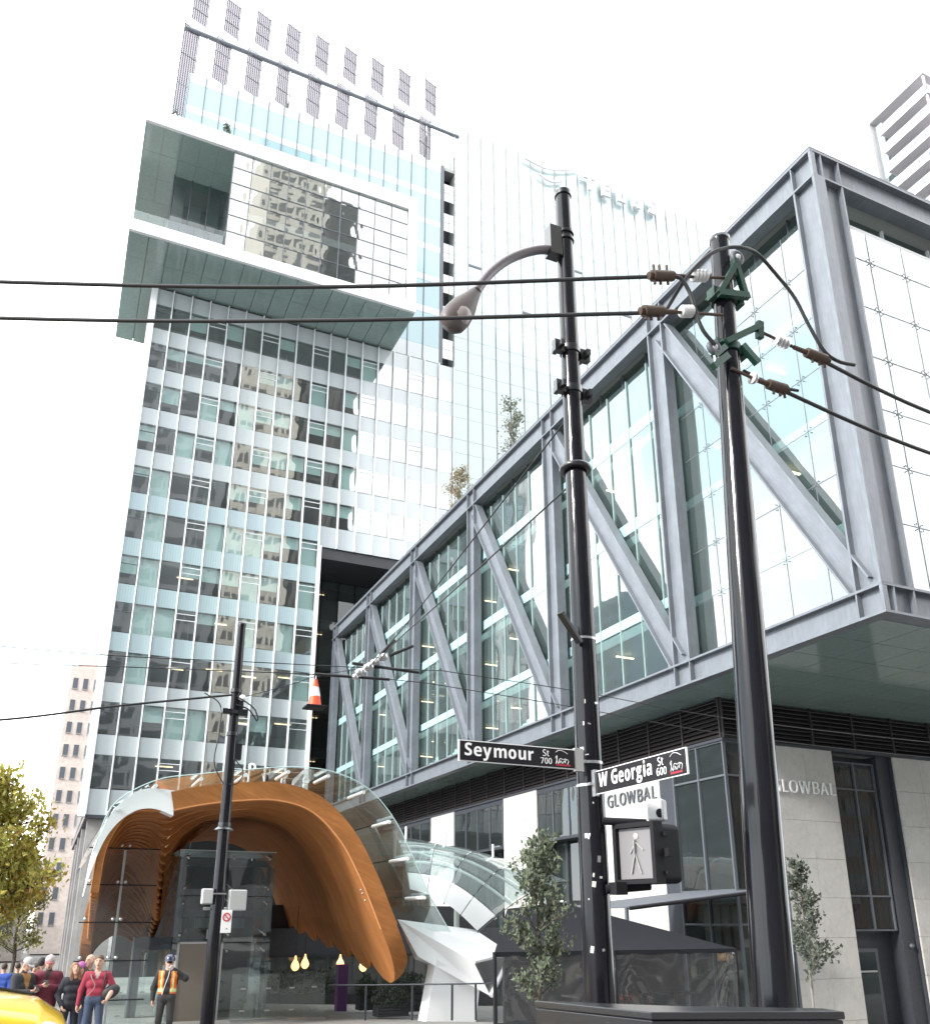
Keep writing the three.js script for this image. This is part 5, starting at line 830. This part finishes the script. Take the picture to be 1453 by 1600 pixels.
// ---------- patio tent ----------
{
  const T = thing('patio_tent', 'dark patio tent with clear plastic walls beside the street lamp', 'tent', [12, gz(-19), -19.5]), y0 = gz(-18), e = 0.98, fab = phys(0.018, 0.019, 0.023, 0.95, { specularIntensity: 0.25 });
  const roof = (a, b, c, d) => { const n = 10, pos = [], idx = []; for (let i = 0; i <= n; i++) for (let j = 0; j <= n; j++) { const p = a.clone().lerp(b, i / n).lerp(d.clone().lerp(c, i / n), j / n); p.y -= 0.16 * Math.sin(Math.PI * i / n) * Math.sin(Math.PI * j / n); pos.push(p.x, p.y, p.z); } for (let i = 0; i < n; i++) for (let j = 0; j < n; j++) { const k = i * (n + 1) + j; idx.push(k, k + 1, k + n + 2, k, k + n + 2, k + n + 1); } const g = new THREE.BufferGeometry(); g.setAttribute('position', new THREE.Float32BufferAttribute(pos, 3)); g.setIndex(idx); g.computeVertexNormals(); return g; };
  const L = V(8.9, e, -18), Rr = V(15.4, e, -18), LB = V(11.3, e + 0.1, -22.5), RB = V(17.5, e + 0.1, -22.5), A = V(11.9, 2.05, -20.2), A2 = V(10.5, 1.9, -20.5);
  mk('roof_panel', roof(L, Rr, A, A2), fab, T); mk('roof_panel', roof(Rr, RB, A, A), fab, T); mk('roof_panel', roof(LB, RB, A, A2), fab, T);
  mk('valance', gbox(8.9, 15.4, e - 0.1, e, -18.02, -17.99), fab, T); mk('top_vent', new THREE.ConeGeometry(0.12, 0.05, 12), M.white, T, 11.9, 2.09, -20.2);
  const wall = (x0, x1, s) => { const n = 40, m = 16, pos = [], uv = [], idx = []; for (let i = 0; i <= n; i++) for (let j = 0; j <= m; j++) { const u = i / n, v = j / m, cx = Math.min(u, 1 - u), pull = Math.exp(-Math.hypot(cx * 6, (1 - v) * 1.6)); pos.push(lerp(x0, x1, u), lerp(y0, e - 0.08, v), -18 + 0.07 * pull * Math.sin((u < 0.5 ? Math.atan2(1 - v, cx * 4) : -Math.atan2(1 - v, cx * 4)) * 19) + 0.018 * Math.sin(u * 23 + s) * Math.sin(v * 5 + s) + 0.012 * vnoise(u * 14, v * 8, s, 0, 5)); uv.push(u, v); } for (let i = 0; i < n; i++) for (let j = 0; j < m; j++) { const k = i * (m + 1) + j; idx.push(k, k + m + 1, k + m + 2, k, k + m + 2, k + 1); } const g = new THREE.BufferGeometry(); g.setAttribute('position', new THREE.Float32BufferAttribute(pos, 3)); g.setAttribute('uv', new THREE.Float32BufferAttribute(uv, 2)); g.setIndex(idx); g.computeVertexNormals(); return g; };
  mk('plastic_wall', wall(8.95, 11.9, 1), M.vinyl, T); mk('plastic_wall', wall(11.95, 15.35, 4), M.vinyl, T);
  for (const x of [8.9, 11.92, 15.4]) bx('post', M.blackMatte, T, x - 0.03, x + 0.03, y0, e, -18.04, -17.96);
  bx('rear_curtain', std(0.02, 0.02, 0.022, 0.8), T, 11.4, 17.3, y0 - 0.2, e, -22.6, -22.5); bx('skirt', M.dark, T, 8.9, 11.0, y0, y0 + 0.35, -17.97, -17.94);
  const seatM = std(0.05, 0.045, 0.045, 0.7); for (let i = 0; i < 3; i++) { const D = thing('patio_table', ['dark patio table with red flowers behind the clear plastic', 'dark patio table seen faintly at the middle of the tent', 'dark patio table near the end wall of the tent'][i], 'table', [11.9 + i * 1.3, gz(-19.3), -19.3]); bx('table_top', seatM, D, 11.5 + i * 1.3, 12.3 + i * 1.3, gz(-19.3) + 0.72, gz(-19.3) + 0.76, -19.7, -18.9); bx('table_leg', seatM, D, 11.86 + i * 1.3, 11.94 + i * 1.3, gz(-19.3), gz(-19.3) + 0.72, -19.34, -19.26); }
  const fl = []; for (let i = 0; i < 160; i++) fl.push(V(rr(11.6, 13.2), rr(0, 0.18) - 0.22, rr(-18.6, -18.3))); const F = thing('flower_box', 'box of red flowers behind the clear plastic wall', 'flower box', [12.4, gz(-18.5), -18.5]); bx('box', M.dark, F, 11.5, 13.3, gz(-18.5), -0.25, -18.7, -18.2); mk('flowers', crownGeo(fl, 0.09, () => rnd() < 0.35 ? [0.45, 0.03, 0.02] : [0.05, 0.08, 0.03]), lm, F);
  const W = thing('awning', 'flat grey awning below the marble pier with dark lettering', 'awning', [18, 2.3, -25]); mk('sheet', merge([gbeam(V(15.8, 2.0, -25.2), V(20.9, 2.55, -25.2), 0.05, 4.5, V(0, 0, 1))]), std(0.12, 0.13, 0.15, 0.7), W); mk('edge', grod(V(15.8, 1.96, -22.9), V(20.9, 2.5, -22.9), 0.05), M.blackMatte, W); bx('prop', M.steelDark, W, 15.75, 15.83, gz(-23), 2.0, -23.1, -23.0);
}

// ---------- people ----------
function nets(sd, lo, hi, cell, colorAt) {                                  // surface nets over a signed distance, colours from colorAt(p)
  const n = [0, 1, 2].map((i) => Math.ceil((hi[i] - lo[i]) / cell) + 1), [a, b, c] = n, F = new Float32Array(a * b * c), id = (i, j, k) => i + a * (j + b * k);
  for (let k = 0; k < c; k++) for (let j = 0; j < b; j++) for (let i = 0; i < a; i++) F[id(i, j, k)] = sd(lo[0] + i * cell, lo[1] + j * cell, lo[2] + k * cell);
  const vi = new Int32Array(a * b * c).fill(-1), pos = [], nor = [], col = [], idx = [];
  for (let k = 0; k + 1 < c; k++) for (let j = 0; j + 1 < b; j++) for (let i = 0; i + 1 < a; i++) {
    let m = 0, sx = 0, sy = 0, sz = 0, cnt = 0; const v = [];
    for (let q = 0; q < 8; q++) { v[q] = F[id(i + (q & 1), j + ((q >> 1) & 1), k + (q >> 2))]; if (v[q] < 0) m++; }
    if (m === 0 || m === 8) continue;
    for (let q = 0; q < 8; q++) for (const d of [1, 2, 4]) if (!(q & d)) { const r = q | d; if ((v[q] < 0) !== (v[r] < 0)) { const t = v[q] / (v[q] - v[r]); sx += (q & 1) + (d === 1 ? t : 0); sy += ((q >> 1) & 1) + (d === 2 ? t : 0); sz += (q >> 2) + (d === 4 ? t : 0); cnt++; } }
    const x = lo[0] + (i + sx / cnt) * cell, y = lo[1] + (j + sy / cnt) * cell, z = lo[2] + (k + sz / cnt) * cell, e = cell * 0.6;
    const g = V(sd(x + e, y, z) - sd(x - e, y, z), sd(x, y + e, z) - sd(x, y - e, z), sd(x, y, z + e) - sd(x, y, z - e)).normalize();
    vi[id(i, j, k)] = pos.length / 3; pos.push(x, y, z); nor.push(g.x, g.y, g.z); col.push(...colorAt(x, y, z));
  }
  for (let k = 1; k + 1 < c; k++) for (let j = 1; j + 1 < b; j++) for (let i = 1; i + 1 < a; i++) {
    const f0 = F[id(i, j, k)] < 0, q = (p, r, s, t) => { if (p < 0 || r < 0 || s < 0 || t < 0) return; idx.push(p, r, s, p, s, t); };
    if (f0 !== F[id(i + 1, j, k)] < 0) { const l = [vi[id(i, j - 1, k - 1)], vi[id(i, j, k - 1)], vi[id(i, j, k)], vi[id(i, j - 1, k)]]; f0 ? q(...l) : q(...l.reverse()); }
    if (f0 !== F[id(i, j + 1, k)] < 0) { const l = [vi[id(i - 1, j, k - 1)], vi[id(i - 1, j, k)], vi[id(i, j, k)], vi[id(i, j, k - 1)]]; f0 ? q(...l) : q(...l.reverse()); }
    if (f0 !== F[id(i, j, k + 1)] < 0) { const l = [vi[id(i - 1, j - 1, k)], vi[id(i, j - 1, k)], vi[id(i, j, k)], vi[id(i - 1, j, k)]]; f0 ? q(...l) : q(...l.reverse()); }
  }
  const g = new THREE.BufferGeometry(); g.setAttribute('position', new THREE.Float32BufferAttribute(pos, 3)); g.setAttribute('normal', new THREE.Float32BufferAttribute(nor, 3)); g.setAttribute('color', new THREE.Float32BufferAttribute(col, 3)); g.setIndex(idx); return g.toNonIndexed();
}
const smin = (a, b, k) => { const h = Math.max(k - Math.abs(a - b), 0) / k; return Math.min(a, b) - h * h * k * 0.25; };
function cone(a, b, r0, r1, col) { const dx = b[0] - a[0], dy = b[1] - a[1], dz = b[2] - a[2], l = dx * dx + dy * dy + dz * dz || 1e-9; return { col, f: (x, y, z) => { const px = x - a[0], py = y - a[1], pz = z - a[2], t = clamp((px * dx + py * dy + pz * dz) / l, 0, 1), qx = px - dx * t, qy = py - dy * t, qz = pz - dz * t; return Math.sqrt(qx * qx + qy * qy + qz * qz) - lerp(r0, r1, t); } }; }
function ell(c, r, col) { return { col, f: (x, y, z) => { const a = (x - c[0]) / r[0], b = (y - c[1]) / r[1], d = (z - c[2]) / r[2], k = Math.sqrt(a * a + b * b + d * d); return (k - 1) * Math.min(...r); } }; }
const union = (l, k) => (x, y, z) => { let d = 9; for (const p of l) d = smin(d, p.f(x, y, z), k); return d; };
const nearest = (l) => (x, y, z) => { let d = 9, c = [1, 1, 1]; for (const p of l) { const v = p.f(x, y, z); if (v < d) { d = v; c = p.col; } } return c; };
const clothM = std(1, 1, 1, 0.85, 0, { vertexColors: true }), SKIN = [0.50, 0.30, 0.22];
function fullMerge(l) { return mergeGeometries(l.map((g) => { g = g.index ? g.toNonIndexed() : g; for (const k of Object.keys(g.attributes)) if (!['position', 'normal', 'color'].includes(k)) g.deleteAttribute(k); return g; })); }
function handGeo(w, dir, nrm, curl, col, left) {                            // palm, four fingers of unequal length, thumb from the side of the palm
  const d = V(...dir).normalize(), n = V(...nrm).addScaledVector(d, -V(...nrm).dot(d)).normalize(), s = d.clone().cross(n).multiplyScalar(left ? 1 : -1), W = V(...w), at = (a, b, c) => W.clone().addScaledVector(d, a).addScaledVector(s, b).addScaledVector(n, c).toArray(), l = [];
  l.push(cone(at(0, 0, 0), at(0.04, 0.012, 0), 0.026, 0.024, col), cone(at(0.03, -0.02, 0), at(0.085, -0.026, 0), 0.018, 0.013, col), cone(at(0.03, 0.01, 0), at(0.088, 0.02, 0), 0.018, 0.013, col));
  [[-0.032, 0.058], [-0.011, 0.07], [0.011, 0.075], [0.031, 0.066]].forEach(([o, len]) => { const c1 = curl, k = at(0.085, o, 0), m = at(0.085 + len * 0.55 * Math.cos(c1), o, len * 0.55 * Math.sin(c1)), e = at(0.085 + len * 0.55 * Math.cos(c1) + len * 0.5 * Math.cos(c1 * 2.2), o, len * 0.55 * Math.sin(c1) + len * 0.5 * Math.sin(c1 * 2.2)); l.push(cone(k, m, 0.0098, 0.009, col), cone(m, e, 0.009, 0.0078, col)); });
  const t0 = at(0.025, 0.03, 0.004), t1 = at(0.055, 0.056, 0.016), t2 = at(0.085, 0.060, 0.028); l.push(cone(t0, t1, 0.014, 0.011, col), cone(t1, t2, 0.011, 0.009, col));
  return nets(union(l, 0.006), [W.x - 0.19, W.y - 0.19, W.z - 0.19], [W.x + 0.19, W.y + 0.19, W.z + 0.19], 0.0075, nearest(l));
}
function person(o) {
  const h = o.h ?? 1.78, s = h / 1.78, gy = gz(o.z), P = thing('person', o.label, 'person', [o.x, gy, o.z], o.group); P.rotation.y = o.turn ?? 0; P.scale.setScalar(s);
  const T = o.top, L = o.legs, shoe = o.shoe ?? [0.04, 0.04, 0.045], skin = o.skin ?? SKIN, fem = o.woman ? 0.9 : 1, puff = o.puff ?? 0.012, B = [], wr = {};
  for (const k of [-1, 1]) { const st = (o.stance ?? 0.02) * k; B.push(cone([0.09 * k, 0.90, 0], [0.095 * k + st, 0.49, 0.02], 0.092, 0.066, L), cone([0.095 * k + st, 0.49, 0.02], [0.1 * k + st, 0.1, -0.02], 0.064, 0.05, L), cone([0.1 * k + st, 0.055, -0.03], [0.115 * k + st, 0.04, 0.13], 0.048, 0.036, shoe)); }
  B.push(cone([-0.07, 0.95, 0], [0.07, 0.95, 0], 0.118, 0.118, o.long ? T : L), cone([-0.06 * fem, 1.08, 0.0], [0.06 * fem, 1.08, 0.0], 0.10 + puff, 0.10 + puff, T), cone([-0.085 * fem, 1.23, 0.0], [0.085 * fem, 1.23, 0.0], 0.096 + puff, 0.096 + puff, T), cone([-0.12 * fem, 1.37, -0.01], [0.12 * fem, 1.37, -0.01], 0.085 + puff, 0.085 + puff, T), cone([0, 1.42, -0.02], [0, 1.53, 0.0], 0.058, 0.052, o.hood ?? skin));
  if (o.hem) B.push(cone([-0.08, o.hem, 0], [0.08, o.hem, 0], 0.13, 0.13, T));
  for (const k of [-1, 1]) { const a = (k < 0 ? o.right : o.left) ?? {}, sh = [0.185 * fem * k, 1.40, -0.01], el = a.el ?? [0.25 * k, 1.12, -0.03], wv = a.wr ?? [0.26 * k, 0.87, 0.04], sl = a.bare ? skin : T; B.push(cone(sh, el, 0.062 + puff * 0.7, 0.05 + puff * 0.7, T), cone(el, wv, 0.048 + puff * 0.6, 0.034 + puff * 0.4, sl)); wr[k] = [wv, V(...wv).sub(V(...el)).normalize().toArray(), a]; }
  const hd = o.head ?? {}, parts = [], body = union(B, 0.032);
  const vest = o.vest, bodyCol = nearest(B), colorB = (x, y, z) => { const c = bodyCol(x, y, z); if (vest && c === T && y > 1.02 && y < 1.47 && Math.abs(x) < 0.19) { const ax = Math.abs(x); if (z > 0 && ax < 0.075) return T; if ((y < 1.12 && y > 1.06) || (ax > 0.105 && ax < 0.135 && y > 1.12)) return [0.62, 0.66, 0.30]; return vest; } if (o.inner && c === T && z > 0.03 && y > (o.innerLow ?? 1.34) && Math.abs(x) < 0.02 + (y - (o.innerLow ?? 1.34)) * 0.28) return o.inner; return c; };
  parts.push(nets(body, [-0.62, -0.02, -0.4], [0.62, 1.66, 0.55], 0.0165, colorB));
  for (const k of [-1, 1]) { const [w, d, a] = wr[k]; parts.push(handGeo(w, a.dir ?? d, a.nrm ?? [-k, 0, 0.2], a.curl ?? 0.5, a.glove ?? skin, k > 0)); }
  // head: skull, jaw, nose, ears, brow; eyes and mouth by colour
  const hm = new THREE.Matrix4().makeTranslation(hd.x ?? 0, 1.635 + (hd.y ?? 0), 0.02 + (hd.z ?? 0)).multiply(new THREE.Matrix4().makeRotationFromEuler(new THREE.Euler(hd.pitch ?? 0, hd.yaw ?? 0, hd.roll ?? 0, 'YXZ')));
  const H = [ell([0, 0.03, -0.012], [0.076, 0.095, 0.095], skin), ell([0, -0.04, 0.022], [0.056, 0.082, 0.068], skin), ell([0, -0.012, 0.092], [0.013, 0.024, 0.02], skin), ell([0.078, -0.005, -0.005], [0.012, 0.03, 0.02], skin), ell([-0.078, -0.005, -0.005], [0.012, 0.03, 0.02], skin), ell([0, -0.1, 0.05], [0.022, 0.018, 0.02], skin), cone([0, -0.06, -0.02], [0, -0.17, -0.03], 0.05, 0.052, skin)];
  const headCol = (x, y, z) => { if (z > 0.055) { if (Math.abs(Math.abs(x) - 0.031) < 0.011 && Math.abs(y - 0.008) < 0.0065) return o.shades ? [0.01, 0.01, 0.01] : [0.05, 0.035, 0.03]; if (o.shades && Math.abs(y - 0.008) < 0.02) return [0.01, 0.01, 0.01]; if (Math.abs(y + 0.062) < 0.008 && Math.abs(x) < 0.026) return [0.30, 0.12, 0.11]; if (Math.abs(Math.abs(x) - 0.032) < 0.02 && Math.abs(y - 0.028) < 0.005) return o.hairCol ?? [0.06, 0.04, 0.03]; if (o.beard && y < -0.03) return o.beard; } return skin; };
  parts.push(nets(union(H, 0.03), [-0.12, -0.21, -0.14], [0.12, 0.16, 0.15], 0.0085, headCol).applyMatrix4(hm));
  const rel = (n, g, m) => { const q = new THREE.Mesh(g, m); q.name = n; q.castShadow = q.receiveShadow = true; P.add(q); return q; };
  rel('body', fullMerge(parts), clothM);
  const hair = o.hair ?? 'short', hc = o.hairCol ?? [0.06, 0.04, 0.03], hmat = std(...hc, 0.7), shell = (sd, lo, hi) => nets(sd, lo, hi, 0.0085, () => [1, 1, 1]).applyMatrix4(hm);
  if (hair !== 'bald') {
    const e = ell([0, 0.038, -0.02], [0.084, 0.103, 0.101]), l = [e]; if (hair === 'long') l.push(cone([-0.06, 0.02, -0.02], [-0.085, -0.2, 0.02], 0.045, 0.035), cone([0.06, 0.02, -0.02], [0.085, -0.22, 0.02], 0.045, 0.035), cone([0, 0.0, -0.06], [0, -0.2, -0.06], 0.07, 0.06));
    const u = union(l, 0.03); rel('hair', shell((x, y, z) => Math.max(u(x, y, z), hair === 'long' ? z - 0.05 - (y - 0.03) * (y > 0.03 ? 0.9 : 0.12) : Math.max(z - 0.028 - (y - 0.03) * 1.25, -0.055 - y)), [-0.16, -0.29, -0.16], [0.16, 0.17, 0.14]), hmat);
  }
  if (o.cap) { const e = ell([0, 0.045, -0.012], [0.092, 0.105, 0.108]); rel('cap', shell((x, y, z) => Math.max(e.f(x, y, z), 0.035 - y), [-0.13, 0, -0.15], [0.13, 0.18, 0.13]), std(...o.cap, 0.8)); const br = ell([0, 0.045, 0.085], [0.075, 0.012, 0.085]); rel('brim', shell(br.f, [-0.1, 0.02, -0.02], [0.1, 0.07, 0.19]), std(...(o.brim ?? o.cap), 0.8)); }
  if (o.beanie) { const e = ell([0, 0.06, -0.012], [0.096, 0.115, 0.108]); rel('knit_hat', shell((x, y, z) => Math.max(e.f(x, y, z) - 0.004 * Math.cos(Math.atan2(x, z) * 26), 0.02 - y), [-0.13, 0, -0.15], [0.13, 0.2, 0.13]), std(...o.beanie, 0.95)); }
  if (o.helmet) { const e = ell([0, 0.045, -0.008], [0.112, 0.13, 0.13]); rel('hard_hat', shell((x, y, z) => Math.max(Math.min(e.f(x, y, z), ell([0, 0.04, 0.02], [0.118, 0.014, 0.15]).f(x, y, z)), 0.028 - y), [-0.15, 0, -0.18], [0.15, 0.2, 0.2]), phys(...o.helmet, 0.25, { clearcoat: 0.6 })); }
  for (const [n, g, m] of o.extra ?? []) rel(n, g, m);
  return P;
}
const phone = () => new RoundedBoxGeometry(0.075, 0.15, 0.01, 2, 0.004);
const darkM = std(0.02, 0.02, 0.022, 0.6), px = (x15, z) => x15 * z / -15;
person({ label: 'person in a grey cap and dark hooded jacket looking down at a phone', x: px(-0.13, -20.8), z: -20.8, h: 1.80, turn: 0.75, top: [0.028, 0.03, 0.035], legs: [0.05, 0.055, 0.07], inner: [0.30, 0.16, 0.05], innerLow: 1.18, puff: 0.028, cap: [0.34, 0.33, 0.33], hood: [0.03, 0.03, 0.035], head: { pitch: 0.5, z: 0.03 }, right: { el: [-0.24, 1.13, 0.05], wr: [-0.07, 1.16, 0.28], nrm: [0.3, 1, -0.2], curl: 0.8 }, left: { el: [0.25, 1.12, 0.03], wr: [0.1, 1.15, 0.27], nrm: [-0.3, 1, -0.2], curl: 0.8 }, extra: [['phone', phone().rotateX(-0.9).translate(0.02, 1.22, 0.36), darkM]] });
person({ label: 'person in a maroon jacket and pale cap holding a phone in both hands', x: px(0.19, -21.0), z: -21.0, h: 1.84, turn: -0.1, top: [0.14, 0.022, 0.04], legs: [0.03, 0.03, 0.035], inner: [0.03, 0.028, 0.03], puff: 0.03, long: true, hem: 0.9, cap: [0.42, 0.36, 0.36], brim: [0.28, 0.08, 0.10], hood: [0.05, 0.03, 0.035], head: { pitch: 0.35, z: 0.02 }, right: { el: [-0.28, 1.14, 0.02], wr: [-0.06, 1.22, 0.25], nrm: [0.3, 0.6, -0.6], curl: 0.9 }, left: { el: [0.28, 1.14, 0.02], wr: [0.06, 1.22, 0.25], nrm: [-0.3, 0.6, -0.6], curl: 0.9 }, extra: [['phone', phone().rotateX(-0.7).rotateZ(1.57).translate(0, 1.29, 0.32), darkM]] });
person({ label: 'person in a black jacket with long light brown hair, head tilted', x: px(0.54, -20.8), z: -20.8, h: 1.70, turn: 0.15, woman: true, top: [0.022, 0.024, 0.032], legs: [0.02, 0.022, 0.03], puff: 0.018, long: true, hair: 'long', hairCol: [0.20, 0.11, 0.06], head: { pitch: -0.22, roll: 0.12 }, right: { el: [-0.27, 1.12, -0.04], wr: [-0.2, 0.92, 0.1] }, left: { el: [0.26, 1.12, -0.05], wr: [0.2, 0.92, 0.08] } });
person({ label: 'person in a purple knitted hat leaning on a shoulder', x: px(0.655, -21.3), z: -21.3, h: 1.68, turn: -0.5, woman: true, top: [0.20, 0.035, 0.22], legs: [0.10, 0.12, 0.2], puff: 0.02, beanie: [0.34, 0.11, 0.28], hair: 'long', hairCol: [0.08, 0.05, 0.035], head: { roll: 0.25, x: -0.03 } });
person({ label: 'person with receding hair in a black top behind the red shirt', x: px(0.735, -21.7), z: -21.7, h: 1.86, turn: -0.4, top: [0.02, 0.02, 0.022], legs: [0.04, 0.05, 0.08], hair: 'bald', skin: [0.52, 0.32, 0.24], hood: [0.02, 0.02, 0.022], head: { yaw: -0.5 } });
{
  const bag = new THREE.SphereGeometry(0.2, 20, 14).scale(0.95, 0.62, 0.42).rotateZ(0.5).translate(0.27, 1.08, 0.06), strap = gtube([V(0.13, 1.2, 0.13), V(0.15, 1.38, 0.10), V(0.15, 1.47, -0.02), V(0.17, 1.36, -0.13), V(0.28, 1.15, -0.08)], 0.014, 30, 6);
  const sl = gtube([V(-0.13, 1.47, 0.0), V(-0.1, 1.35, 0.14), V(-0.02, 1.2, 0.16), V(-0.16, 1.0, 0.13)], 0.008, 24, 6);
  person({ label: 'person in a red long sleeved shirt and jeans with a black shoulder bag', x: px(0.86, -20.6), z: -20.6, h: 1.83, turn: -0.1, top: [0.26, 0.025, 0.05], legs: [0.045, 0.065, 0.11], hairCol: [0.09, 0.05, 0.03], inner: [0.34, 0.28, 0.26], stance: 0.03, head: { yaw: -0.15 }, right: { el: [-0.27, 1.12, -0.02], wr: [-0.3, 0.86, 0.04] }, left: { el: [0.33, 1.16, 0.02], wr: [0.24, 0.98, 0.24], nrm: [-0.5, 0.6, -0.6], curl: 0.7, bare: true }, extra: [['shoulder_bag', bag, darkM], ['bag_strap', strap, darkM], ['cord', sl, std(0.28, 0.2, 0.16, 0.8)]] });
}
person({ label: 'worker in an orange safety vest and navy hard hat, hand at the mouth', x: px(1.87, -21.2), z: -21.2, h: 1.80, turn: -0.25, top: [0.018, 0.018, 0.02], legs: [0.035, 0.033, 0.035], vest: [0.75, 0.16, 0.015], puff: 0.028, helmet: [0.012, 0.018, 0.06], shades: true, head: { yaw: 0.1, pitch: 0.05 }, left: { el: [0.36, 1.32, 0.08], wr: [0.12, 1.50, 0.19], nrm: [-0.4, 0, -1], curl: 1.0, glove: [0.3, 0.26, 0.24] }, right: { el: [-0.28, 1.13, -0.03], wr: [-0.27, 0.9, 0.06] }, extra: [['earphone_cord', gtube([V(0.03, 1.52, 0.13), V(0.02, 1.38, 0.16), V(-0.03, 1.2, 0.17), V(-0.08, 1.0, 0.15)], 0.006, 24, 5), M.white]] });
person({ label: 'person in a grey top with dark hair, back turned, behind the maroon jacket', x: px(0.08, -23.1), z: -23.1, h: 1.82, turn: 2.7, top: [0.36, 0.36, 0.37], legs: [0.05, 0.05, 0.06], hairCol: [0.02, 0.018, 0.016] });
person({ label: 'person in a pink top half hidden behind the grey cap', x: px(0.0, -22.2), z: -22.2, h: 1.70, turn: 1.2, top: [0.42, 0.06, 0.12], legs: [0.05, 0.05, 0.06], hairCol: [0.05, 0.035, 0.03] });
person({ label: 'person in a bright blue jacket far down the pavement', x: -0.8, z: -30, h: 1.75, turn: 2.9, top: [0.03, 0.07, 0.30], legs: [0.03, 0.03, 0.035], puff: 0.03 });
person({ label: 'person in dark clothes far down the pavement beside the blue jacket', x: -0.5, z: -33, h: 1.76, turn: 3.0, top: [0.04, 0.05, 0.06], legs: [0.03, 0.03, 0.04], puff: 0.02 });

// ---------- taxi ----------
{
  const yr = gz(-9.3) - 0.14, X = 0.36, T = thing('taxi', 'yellow taxi with a black bonnet edge passing at the left edge', 'car', [-1.9, yr, -9.3]);
  const paint = phys(0.85, 0.56, 0.03, 0.3, { clearcoat: 1, clearcoatRoughness: 0.05 }), gl = pane(0.25, 0.3, 0.3, 1.8);
  // lofted body: stations along the length, each an outline of half width and height
  const st = [[0, 0.62, 0.42, 0.78], [0.08, 0.74, 0.32, 0.92], [0.3, 0.84, 0.25, 1.06], [0.8, 0.90, 0.22, 1.15], [1.3, 0.92, 0.22, 1.21], [2.2, 0.93, 0.22, 1.16], [3.4, 0.93, 0.22, 1.15], [4.1, 0.90, 0.25, 1.18], [4.45, 0.84, 0.35, 1.1], [4.55, 0.74, 0.45, 0.98]];
  const sec = ([u, w, lo, hi]) => [[-w * 0.9, lo], [-w, lo + 0.12], [-w * 1.0, (lo + hi) / 2], [-w * 0.97, hi - 0.12], [-w * 0.86, hi - 0.03], [-w * 0.5, hi + 0.02], [0, hi + 0.035], [w * 0.5, hi + 0.02], [w * 0.86, hi - 0.03], [w * 0.97, hi - 0.12], [w, (lo + hi) / 2], [w, lo + 0.12], [w * 0.9, lo]].map(([zz, y]) => [X - u, yr + y, -9.3 + zz]);
  const pos = [], idx = [], m = 13; const cv = []; for (let i = 0; i < st.length - 1; i++) for (let k = 0; k < 4; k++) cv.push(st[i].map((v, n) => lerp(v, st[i + 1][n], k / 4))); cv.push(st.at(-1)); cv.forEach((q) => sec(q).forEach((p) => pos.push(...p)));
  for (let i = 0; i + 1 < cv.length; i++) for (let j = 0; j < m; j++) { const a = i * m + j, b = i * m + (j + 1) % m; idx.push(a, a + m, b + m, a, b + m, b); } for (const e of [0, (cv.length - 1) * m]) for (let j = 1; j + 1 < m; j++) idx.push(e, e + j, e + j + 1);
  const g = new THREE.BufferGeometry(); g.setAttribute('position', new THREE.Float32BufferAttribute(pos, 3)); g.setIndex(idx); g.computeVertexNormals(); mk('car_body', g, paint, T);
  const cab = (n, pts, w, mat) => mk(n, polyGeo(pts.map(([u, y]) => [X - u, yr + y]), 2 * w, 0.04).translate(0, 0, -9.3 - w), mat, T);
  cab('cabin_glass', [[1.32, 1.2], [2.1, 1.62], [3.4, 1.64], [4.2, 1.2]], 0.70, gl); cab('cabin_roof', [[2.05, 1.61], [2.1, 1.67], [3.45, 1.69], [3.6, 1.6]], 0.70, paint);
  for (const s of [-1, 1]) { mk('windscreen_pillar', gbeam(V(X - 1.28, yr + 1.2, -9.3 + s * 0.76), V(X - 2.1, yr + 1.65, -9.3 + s * 0.72), 0.06, 0.05), paint, T); mk('headlight', new THREE.SphereGeometry(0.15, 16, 10).scale(1.3, 0.6, 0.75).translate(X - 0.27, yr + 0.88, -9.3 + s * 0.68), phys(0.75, 0.75, 0.78, 0.08, { clearcoat: 1 }), T); mk('wing_mirror', new RoundedBoxGeometry(0.12, 0.15, 0.2, 3, 0.04).translate(X - 1.5, yr + 1.27, -9.3 + s * 1.02), M.white, T); for (const u of [0.85, 3.6]) { const w = sub('wheel', T); mk('tyre', new THREE.TorusGeometry(0.25, 0.085, 10, 28).translate(X - u, yr + 0.33, -9.3 + s * 0.86), M.blackMatte, w); mk('rim', new THREE.CylinderGeometry(0.19, 0.19, 0.1, 20).rotateX(Math.PI / 2).translate(X - u, yr + 0.33, -9.3 + s * 0.86), M.metal, w); } }
  mk('bonnet_seam', gtube([V(X - 0.35, yr + 1.085, -9.3 - 0.66), V(X - 0.8, yr + 1.165, -9.3 - 0.72), V(X - 1.3, yr + 1.215, -9.3 - 0.72)], 0.016, 16, 6), M.blackMatte, T); mk('grille', new RoundedBoxGeometry(0.05, 0.22, 0.9, 2, 0.02).translate(X - 0.02, yr + 0.6, -9.3), M.blackMatte, T); mk('roof_light', new RoundedBoxGeometry(0.18, 0.14, 0.5, 3, 0.04).translate(X - 2.7, yr + 1.78, -9.3), M.white, T);
}
renderer.render(scene, camera);
